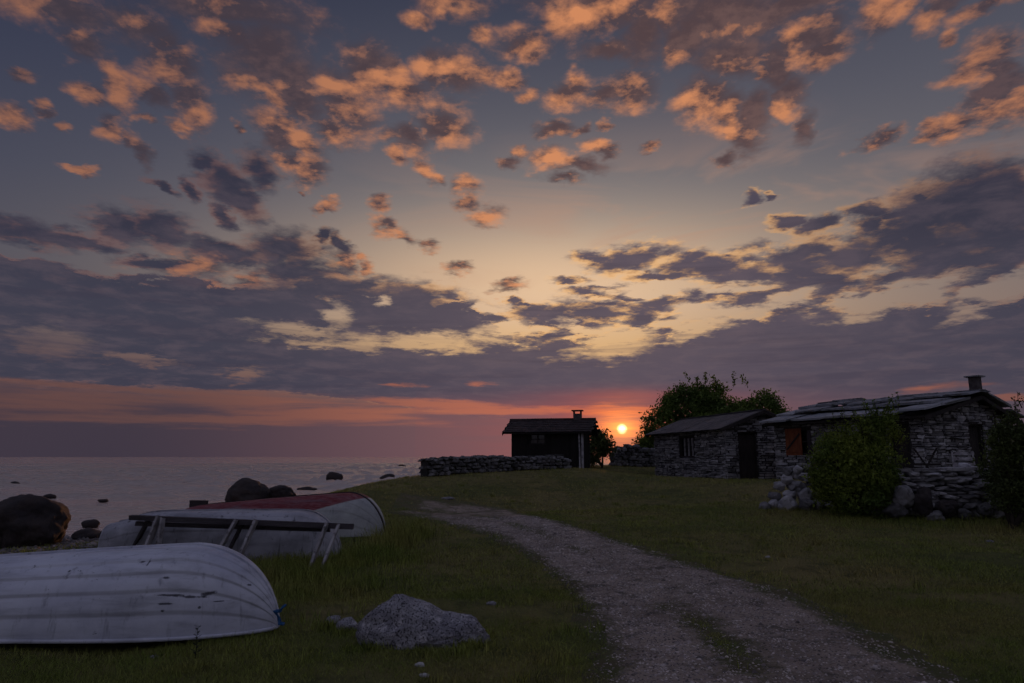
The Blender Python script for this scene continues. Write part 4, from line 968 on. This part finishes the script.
# tumbled end of that wall
mb = MB(); c0 = at(799, 512, 17.4); tl = Vector((c0.x, c0.y, gz(c0.x, c0.y))); k = 0
for (dx, dy, dz, s) in [(-.62, -.1, .12, .24), (-.30, -.25, .14, .27), (.05, -.3, .12, .25), (.40, -.2, .13, .27), (.70, -.1, .12, .22), (-.45, .15, .14, .28), (.2, .2, .2, .3), (.6, .25, .2, .3), (-.50, 0, .36, .2), (-.22, -.12, .40, .24), (.12, -.12, .38, .24), (.42, -.05, .34, .22), (.7, .1, .36, .24), (-.36, 0, .58, .2), (-.05, 0, .62, .24), (.28, .02, .58, .2), (.55, .1, .56, .2),
                        (-.28, 0, .78, .19), (.0, 0, .82, .18), (.22, .05, .78, .2), (-.22, .02, .97, .2), (.06, .02, 1.0, .16), (-.05, .05, 1.10, .14), (.45, .1, .74, .2), (-.88, -.05, .08, .15), (.95, -.2, .1, .2), (.9, .15, .3, .25), (1.15, 0, .15, .24), (1.15, .1, .45, .22)]:
    k += 1; s *= rng.uniform(.5, .95); blob(mb, (dx + rng.normal(0, .05), dy, dz * .92 + rng.normal(0, .02)), (s * rng.uniform(.9, 1.35), s * 1.0, s * rng.uniform(.6, 1.0)), 50 + k, 3, 0.9)
o = mb.build('stone_pile', M['stone']); o.location = tl; tag(o, 'tumbled pile of stones at the left end of the garden wall', 'stone pile')
GB = 'loose boulders at the foot of the garden wall'
for i, (px, top, base, hw, lab) in enumerate([(905, 486, 503, 8.5, 'round pale boulder on the flat stone against the garden wall'), (927, 490, 511, 9, 'dull brown boulder right of the round pale one'), (899, 503, 515, 10, 'flat stone lying under the round pale boulder'),
        (951, 499, 513, 8.5, 'dark angular boulder in the middle of the wall foot'), (937, 511, 521, 8, 'pale stone lying in the grass below the garden wall'), (966, 509, 518, 6.5, 'small light stone right of the dark angular boulder'), (988, 503, 514, 7, 'grey stone at the wall foot beside the right bush')]):
    rock_at('boulder', lab, 'boulder', px, top, base, hw, 15.75, M['stone'] if i in (0, 4) else M['shaded_old_stone'] if i not in (1, 3) else M['boulder'], 60 + i, 0.8, GB, 4, 0.27, flat=0.3)

# ------------------------------------------------------------------ things behind the garden wall
c = at(966, 470, 19.0); z0 = gz(c.x, c.y)
t = thing('garden_chair', 'grey wooden garden chair behind the wall by the cottage door', 'chair', (c.x, c.y, z0), R(-30))
def part(name, mm, *beams):
    mb = MB()
    for (p, q, w, h) in beams: mb.beam(p, q, w, h, up=(0, 1, 0) if abs(Vector(q).z - Vector(p).z) > .3 else (0, 0, 1))
    return mb.build(name, M[mm], t)
for (x_, y_, top) in ((-.24, .22, 1.15), (.24, .22, 1.15), (-.24, -.22, .62), (.24, -.22, .62)): part('leg', 'grey_wood', ((x_, y_, 0), (x_ - (.03 if top > 1 else 0), y_ + (.08 if top > 1 else 0), top), .045, .045))
part('seat', 'grey_wood', *[((-.26, y_, .45), (.26, y_, .45), .085, .025) for y_ in (-.2, -.1, 0, .1, .2)])
part('backrest', 'grey_wood', *[((-.25, .265 + z_ * .04, z_), (.25, .265 + z_ * .04, z_), .02, .09) for z_ in (.62, .78, .94, 1.08)])
for x_ in (-.25, .25): part('armrest', 'grey_wood', ((x_, -.26, .64), (x_, .25, .64), .06, .03))
c = at(962, 470.5, 16.35)
mb = MB(); blob(mb, (0, 0, .06), (.20, .14, .12), 91, 3); blob(mb, (.16, .02, .03), (.20, .12, .07), 92, 3)
o = mb.build('bundle', M['bundle'], None, True); o.location = (c.x, c.y - .08, gz(c.x, c.y) + 1.10); o.scale = (0.6, 0.6, 0.6); tag(o, 'crumpled white bundle lying on top of the garden wall', 'bundle')
c = at(908, 455, 20.6); z0 = gz(c.x, c.y)
t = thing('wooden_trestle', 'dark crossed wooden trestle leaning by the cottage corner', 'trestle', (c.x, c.y, z0), R(-35))
for s_ in (-.45, .45): part('leg', 'dark_wood', ((s_ - .3, 0, 0), (s_ + .3, .05, 1.1), .05, .06)); part('leg', 'dark_wood', ((s_ + .3, .07, 0), (s_ - .3, .12, 1.1), .05, .06))
part('top_rail', 'dark_wood', ((-.8, .06, .62), (.8, .06, .62), .08, .06))
# ------------------------------------------------------------------ plants
def leaves(name, blobs, n_, size, material, parent=None, shell=0.55, loc=(0, 0, 0), aspect=0.55, clump=0.10, extra=None):
    """leaf-sized faces gathered in small clumps through the crown's lobes"""
    blobs = np.array(blobs, float); vol = np.prod(blobs[:, 3:], axis=1) ** 0.75; k = max(1, n_ // 9)
    pick = rng.choice(len(blobs), k, p=vol / vol.sum()); d = rng.normal(size=(k, 3)); d /= np.linalg.norm(d, axis=1, keepdims=True)
    r = (shell + (1 - shell) * rng.uniform(0, 1, k) ** 0.5) * (1 + rng.normal(0, 0.10, k)); r *= 0.82 + 0.36 * vnoise(d[:, 0] * 2.3 + pick * 7, d[:, 2] * 2.3 + d[:, 1] * 1.7, 6)
    cc = blobs[pick, :3] + d * blobs[pick, 3:] * r[:, None]
    c = np.repeat(cc, 9, axis=0); m = len(c); c = c + rng.normal(0, clump, (m, 3))
    nrm = rng.normal(size=(m, 3)); nrm[:, 2] += 0.5; nrm /= np.linalg.norm(nrm, axis=1, keepdims=True)
    a = np.cross(nrm, rng.normal(size=(m, 3))); a /= np.linalg.norm(a, axis=1, keepdims=True) + 1e-9; b = np.cross(nrm, a)
    s = size * rng.uniform(0.6, 1.3, m)[:, None]
    V = np.stack([c - a * s, c + b * s * aspect, c + a * s + nrm * s * 0.25, c - b * s * aspect], 1)
    V = V.reshape(-1, 3)
    if extra is not None: V = np.concatenate([V, extra])
    o = fast_mesh(name, V, np.arange(len(V)).reshape(-1, 4), material, parent); o.location = loc
    return o
def limbs(mb, base, tips, r0):
    for tp in tips:
        p, q = Vector(base), Vector(tp); d = q - p; j = Vector(rng.normal(0, 0.06, 3)) * d.length
        pts = [p + d * f + j * math.sin(f * math.pi) for f in (0, .25, .5, .75, 1)]
        mb.tube(pts, [r0 * (1 - 0.8 * f) for f in (0, .25, .5, .75, 1)], 6)
        for f in (.5, .7, .85):
            s = p + d * f + j * math.sin(f * math.pi); e = s + (d.normalized() * 0.35 + Vector(rng.normal(0, .35, 3))) * d.length * 0.3
            mb.tube([s, (s + e) / 2 + Vector(rng.normal(0, .02, 3)), e], [r0 * .3, r0 * .2, r0 * .06], 5)
def sprigs(mb, starts, length, n_each, size):
    """thin upright shoots standing out of the crown: twigs into the wood's mesh, leaf places returned"""
    C_ = []
    for s in starts:
        s = Vector(s); d = Vector((rng.normal(0, .35), rng.normal(0, .35), 1)).normalized() * length * rng.uniform(.6, 1.2)
        mb.tube([s, s + d * .5 + Vector(rng.normal(0, .03, 3)), s + d], [.012, .008, .003], 4)
        for f in np.linspace(.25, 1.0, n_each): C_.append(s + d * f + Vector(rng.normal(0, size * .8, 3)))
    c = np.array(C_); m = len(c); a = rng.normal(size=(m, 3)); a /= np.linalg.norm(a, axis=1, keepdims=True); b = np.cross(a, rng.normal(size=(m, 3))); b /= np.linalg.norm(b, axis=1, keepdims=True)
    s = size * rng.uniform(.7, 1.3, m)[:, None]; V = np.stack([c - a * s, c + b * s * .5, c + a * s, c - b * s * .5], 1)
    return V.reshape(-1, 3)
def plant(name, label, cat, base, blobs, n_, size, lm, sprig=(), slen=0.6, r0=0.06, group=None, clump=0.1, shell=.5):
    t = thing(name, label, cat, base, 0, group)
    mb = MB(); tips = [b[:3] for b in blobs]
    mb.tube([(0, 0, -.1), (0.02, 0, min(b[2] for b in blobs) * .4 + .1)], [r0 * 1.3, r0], 8); limbs(mb, (0.02, 0, .05), tips, r0)
    extra = sprigs(mb, sprig, slen, 18, size) if len(sprig) else None
    mb.build('trunk', M['bark'], t); leaves('crown', blobs, n_, size, M[lm], t, shell, clump=clump, extra=extra)
    return t
# broad tree behind the small cottage
Y = 43.0; b0 = at(712, 466, Y); bz = gz(b0.x, b0.y); base = Vector((b0.x, b0.y, bz))
def blob_at(px, py, hw, hh, Y, base, dep=0.8):
    c = at(px, py, Y); k = Y / FPX; return (c.x - base.x, c.y - base.y + rng.uniform(-.3, .3) * hw * k, c.z - base.z, hw * k, hw * k * dep, hh * k)
TB = [blob_at(*q, Y, base) for q in [(688, 412, 28, 22), (664, 426, 20, 20), (648, 440, 11, 13), (708, 400, 18, 13), (730, 412, 20, 13), (762, 408, 17, 13), (777, 416, 11, 12), (720, 425, 38, 20), (684, 396, 13, 9), (744, 416, 16, 12), (660, 452, 20, 14), (650, 455, 12, 12), (672, 402, 8, 7), (697, 391, 8, 6), (640, 448, 7, 7), (788, 424, 7, 8), (769, 398, 8, 5), (718, 390, 7, 6)]]
plant('tree', 'broad green leafy tree rising behind the small stone cottage', 'tree', base, TB, 36000, 0.095, 'leaf_tree',
      [(at(px, py, Y) - base)[:] for px, py in [(682, 388), (690, 383), (698, 384), (706, 382), (714, 384), (720, 386), (734, 384), (742, 384), (748, 388), (733, 388), (676, 394), (764, 398), (772, 404), (705, 386)]], 0.75, 0.22, clump=.16)
Y = 39.0; b0 = at(602, 467, Y); base = Vector((b0.x, b0.y, gz(b0.x, b0.y)))
plant('bush', 'dark ragged bush between the black hut and the setting sun', 'bush', base, [blob_at(*q, Y, base) for q in [(600, 443, 10, 9), (607, 448, 9, 8), (594, 452, 9, 10), (590, 460, 8, 8), (598, 436, 7, 6)]], 4200, 0.075, 'leaf_dark', [(at(px, py, Y) - base)[:] for px, py in [(597, 432), (605, 434), (611, 440)]], .35, .06)
Y = 45.0; b0 = at(634, 465, Y); base = Vector((b0.x, b0.y, gz(b0.x, b0.y)))
plant('bush', 'low dark bush behind the stone wall under the sun', 'bush', base, [blob_at(*q, Y, base) for q in [(630, 455, 10, 7), (642, 452, 8, 9), (650, 447, 8, 10), (622, 459, 8, 5)]], 3600, 0.08, 'leaf_dark', (), .3, .05)
# bush in the garden in front of the large cottage
Y = 16.3; b0 = at(852, 512, Y); base = Vector((b0.x, b0.y, gz(b0.x, b0.y)))
plant('bush', 'tall green bush growing over the garden wall before the large cottage', 'bush', base,
      [blob_at(*q, Y, base) for q in [(852, 452, 30, 22), (836, 468, 26, 28), (868, 468, 28, 32), (850, 490, 36, 26), (874, 440, 18, 18), (824, 484, 12, 18), (884, 428, 12, 12), (886, 480, 10, 24), (880, 418, 9, 8), (892, 414, 6, 6), (864, 424, 9, 8), (832, 446, 8, 7), (814, 470, 8, 9), (846, 428, 7, 6), (898, 436, 6, 8)]], 27000, 0.034, 'leaf_bush',
      [(at(px, py, Y) - base)[:] for px, py in [(838, 432), (846, 424), (858, 424), (868, 420), (878, 416), (888, 412), (894, 410), (898, 410), (826, 448), (880, 420), (818, 462), (852, 424), (872, 418), (884, 414), (892, 424), (834, 440), (812, 474), (896, 446)]], .46, .07, clump=.06)
Y = 14.6; b0 = at(1012, 526, Y); base = Vector((b0.x, b0.y, gz(b0.x, b0.y)))
plant('bush', 'dark bush at the right edge beside the garden wall end', 'bush', base,
      [blob_at(*q, Y, base) for q in [(1016, 443, 22, 18), (1006, 468, 19, 20), (998, 492, 12, 18), (1000, 438, 12, 12), (1034, 470, 28, 34), (1026, 498, 26, 26), (1046, 440, 28, 24), (1003, 436, 9, 9), (1012, 424, 9, 8), (1000, 456, 9, 10), (1008, 490, 12, 14)]], 19000, 0.034, 'leaf_dark',
      [(at(px, py, Y) - base)[:] for px, py in [(1008, 424), (1016, 420), (1020, 416), (1026, 414), (996, 428), (1022, 408)]], .5, .07, clump=.06)

# ------------------------------------------------------------------ grass
def blades(name, x, y, hgt, wid, material, lean=0.6, z=None, seg=1):
    k = len(x); z = ground(x, y) if z is None else z
    a = rng.uniform(0, 6.283, k); ca, sa = np.cos(a) * wid / 2, np.sin(a) * wid / 2
    lx, ly = rng.normal(0, lean, k) * hgt, rng.normal(0, lean, k) * hgt
    b = np.stack([x, y, z - 0.008], -1)
    if seg == 1:
        V = np.stack([b + np.stack([ca, sa, 0 * ca], -1), b - np.stack([ca, sa, 0 * ca], -1), b + np.stack([lx, ly, hgt], -1)], 1)
        return fast_mesh(name, V.reshape(-1, 3), np.arange(k * 3).reshape(-1, 3), material)
    md = b + np.stack([lx * .35, ly * .35, hgt * .62], -1); w = np.stack([ca, sa, 0 * ca], -1)
    V = np.stack([b + w, b - w, md - w * .7, md + w * .7, b + np.stack([lx, ly, hgt], -1)], 1)
    base = np.arange(k)[:, None] * 5
    F = np.concatenate([base + np.array([[0, 1, 2]]), base + np.array([[0, 2, 3]]), base + np.array([[3, 2, 4]])])
    return fast_mesh(name, V.reshape(-1, 3), F, material)
def spread(k, y0, y1, power=1.0, xl=-0.85, xr=0.85):
    yy = (rng.uniform(0, 1, k) * (y1 ** (power + 1) - y0 ** (power + 1)) + y0 ** (power + 1)) ** (1 / (power + 1)); xx = rng.uniform(xl, xr, k) * yy
    return xx, yy
on = np.vectorize(on_path)
def clear_of(x, y):
    ok = ~on(x, y)
    for (V, o) in ((Vn, near), (Vo, old), (Vr, red)):       # not through the hulls
        Mi = (Matrix.Translation(o.location) @ o.rotation_euler.to_matrix().to_4x4()).inverted()
        lx = Mi[0][0] * x + Mi[0][1] * y + Mi[0][3]; ly = Mi[1][0] * x + Mi[1][1] * y + Mi[1][3]
        prof = np.interp(lx, V[:, 0, 0], V[:, -1, 1], left=-1, right=-1); ok &= ~(np.abs(ly) < prof - 0.03)
    return ok
def keep_on_turf(x, y, thin=0.35):
    z = ground(x, y); f = fbm(x * .8, y * .8, 4, 71)
    k = clear_of(x, y) & (z > -0.07 + (fbm(x * 1.3, y * 1.3, 3, 72) - .5) * .12) & (rng.uniform(0, 1, len(x)) < np.clip((f - thin) * 6 + .35, .12, 1))
    return x[k], y[k]
GR = []
x, y = keep_on_turf(*spread(330000, 3.6, 8.5, 0.4)); f = fbm(x * 1.1, y * 1.1, 4, 80)
GR.append(blades('grass', x, y, rng.uniform(.018, .05, len(x)) * (0.55 + f * 1.1), .0042, M['grass'], .7))
x, y = keep_on_turf(*spread(230000, 8.0, 19.0, 0.6)); f = fbm(x * 1.1, y * 1.1, 4, 80)
GR.append(blades('grass', x, y, rng.uniform(.025, .06, len(x)) * (0.55 + f * 1.1), .008, M['grass'], .7))
x, y = keep_on_turf(*spread(150000, 18, 44, 0.8)); f = fbm(x * .6, y * .6, 4, 81)
GR.append(blades('grass', x, y, rng.uniform(.03, .08, len(x)) * (0.5 + f), .018, M['far_grass'], .7))
for g in GR: tag(g, None, None, None, 'stuff')
GR[0]['label'] = 'short dark grass of the near lawn'; GR[1]['label'] = 'grass of the middle lawn'; GR[2]['label'] = 'grass of the far green by the cottages'
for g in GR: g['category'] = 'grass'
# taller growth round the boats, the rack, the rocks and the wall feet
TX, TY, TH = [], [], []
def tall(px, py, spread_px, k, h):
    x0, y0 = on_ground(px, py); s = spread_px * y0 / FPX
    x_ = x0 + rng.normal(0, s, k); y_ = y0 + rng.normal(0, s * 1.2, k); kk = clear_of(x_, y_)
    TX.append(x_[kk]); TY.append(y_[kk]); TH.append(rng.uniform(.35, 1.0, kk.sum()) * h * .82)
for q in [(262, 578, 16, 1500, .22), (285, 568, 18, 1700, .26), (312, 574, 16, 1300, .24), (338, 566, 14, 1100, .22), (365, 556, 16, 1200, .26), (395, 545, 14, 1300, .42), (410, 538, 11, 1200, .46), (300, 590, 22, 1200, .18), (350, 585, 24, 1200, .16), (400, 560, 20, 1000, .18), (250, 560, 14, 900, .24), (220, 566, 14, 900, .24), (160, 562, 20, 1000, .22), (110, 560, 14, 900, .26),
          (375, 650, 8, 260, .12), (470, 648, 9, 420, .13), (478, 640, 6, 260, .14), (430, 655, 12, 260, .10), (345, 632, 8, 200, .10), (328, 628, 6, 180, .14), (50, 552, 22, 350, .14), (10, 552, 16, 250, .14),
          (790, 515, 14, 500, .22), (850, 522, 24, 900, .24), (930, 524, 26, 800, .22), (1000, 528, 22, 900, .28), (335, 489, 10, 500, .35), (360, 486, 10, 500, .3), (740, 482, 10, 300, .2), (690, 481, 16, 300, .2), (480, 474, 20, 400, .2), (545, 470, 12, 300, .2), (0, 648, 40, 700, .10), (120, 648, 50, 900, .10), (230, 640, 30, 500, .10)]: tall(*q)
for _ in range(420):                        # tufts all over the lawn
    yy = 4.0 + 26 * rng.uniform(0, 1) ** 1.4; xx = rng.uniform(-.8, .85) * yy; k = int(rng.uniform(14, 60)); s = rng.uniform(.03, .12)
    x_ = xx + rng.normal(0, s, k); y_ = yy + rng.normal(0, s, k); kk = clear_of(x_, y_) & (ground(x_, y_) > -.12)
    TX.append(x_[kk]); TY.append(y_[kk]); TH.append(rng.uniform(.5, 1.1, kk.sum()) * rng.uniform(.06, .15))
x, y, h = map(np.concatenate, (TX, TY, TH))
tag(blades('tall_grass', x, y, h, .0075, M['grass'], .35, seg=2), 'taller rough grass round the boats, rocks and walls', 'grass', kind='stuff')
# dark weed standing before the near hull
wx_, wy_ = at(200, 610, 5.85)[:2]; t = thing('weed', 'dark leafy weed standing in front of the near white hull', 'weed', (wx_, wy_ - .02, gz(wx_, wy_) - .01))
mb = MB(); mb.tube([(0, 0, 0), (.005, 0, .2), (0, 0, .42), (.008, 0, .53)], [.006, .005, .004, .002], 5); mb.build('stem', M['weed'], t)
mb = MB()
for i in range(26):
    z_ = .06 + .45 * i / 25; a = i * 2.4; l = .07 * (1.1 - z_) + .015; d = Vector((math.cos(a), math.sin(a), .45)); s = Vector((-math.sin(a), math.cos(a), 0)) * l * .28; p = Vector((.004, 0, z_))
    mb.raw([p, p + d * l * .6 + s, p + d * l * 1.15, p + d * l * .6 - s], [(0, 1, 2, 3)])
mb.build('leaves', M['weed'], t); t.scale = (0.5, 0.5, 0.5)
# pebbles on the beach
k = 9000; yy = rng.uniform(9.5, 19, k); xx = -0.75 * yy + rng.uniform(-2.2, 3.2, k) - (yy - 10) * .05; zz = ground(xx, yy)
kk = (zz < -.05 + rng.normal(0, .05, k)) & (zz > SEA - .12); P = np.stack([xx, yy, zz + .01], -1)[kk]
tag(scatter_stones('beach_pebbles', P, rng.uniform(.02, .075, len(P)) * (1 + (rng.uniform(0, 1, len(P)) > .9) * 1.1), M['pebble']), 'grey pebbles scattered along the water line', 'pebbles', kind='stuff')
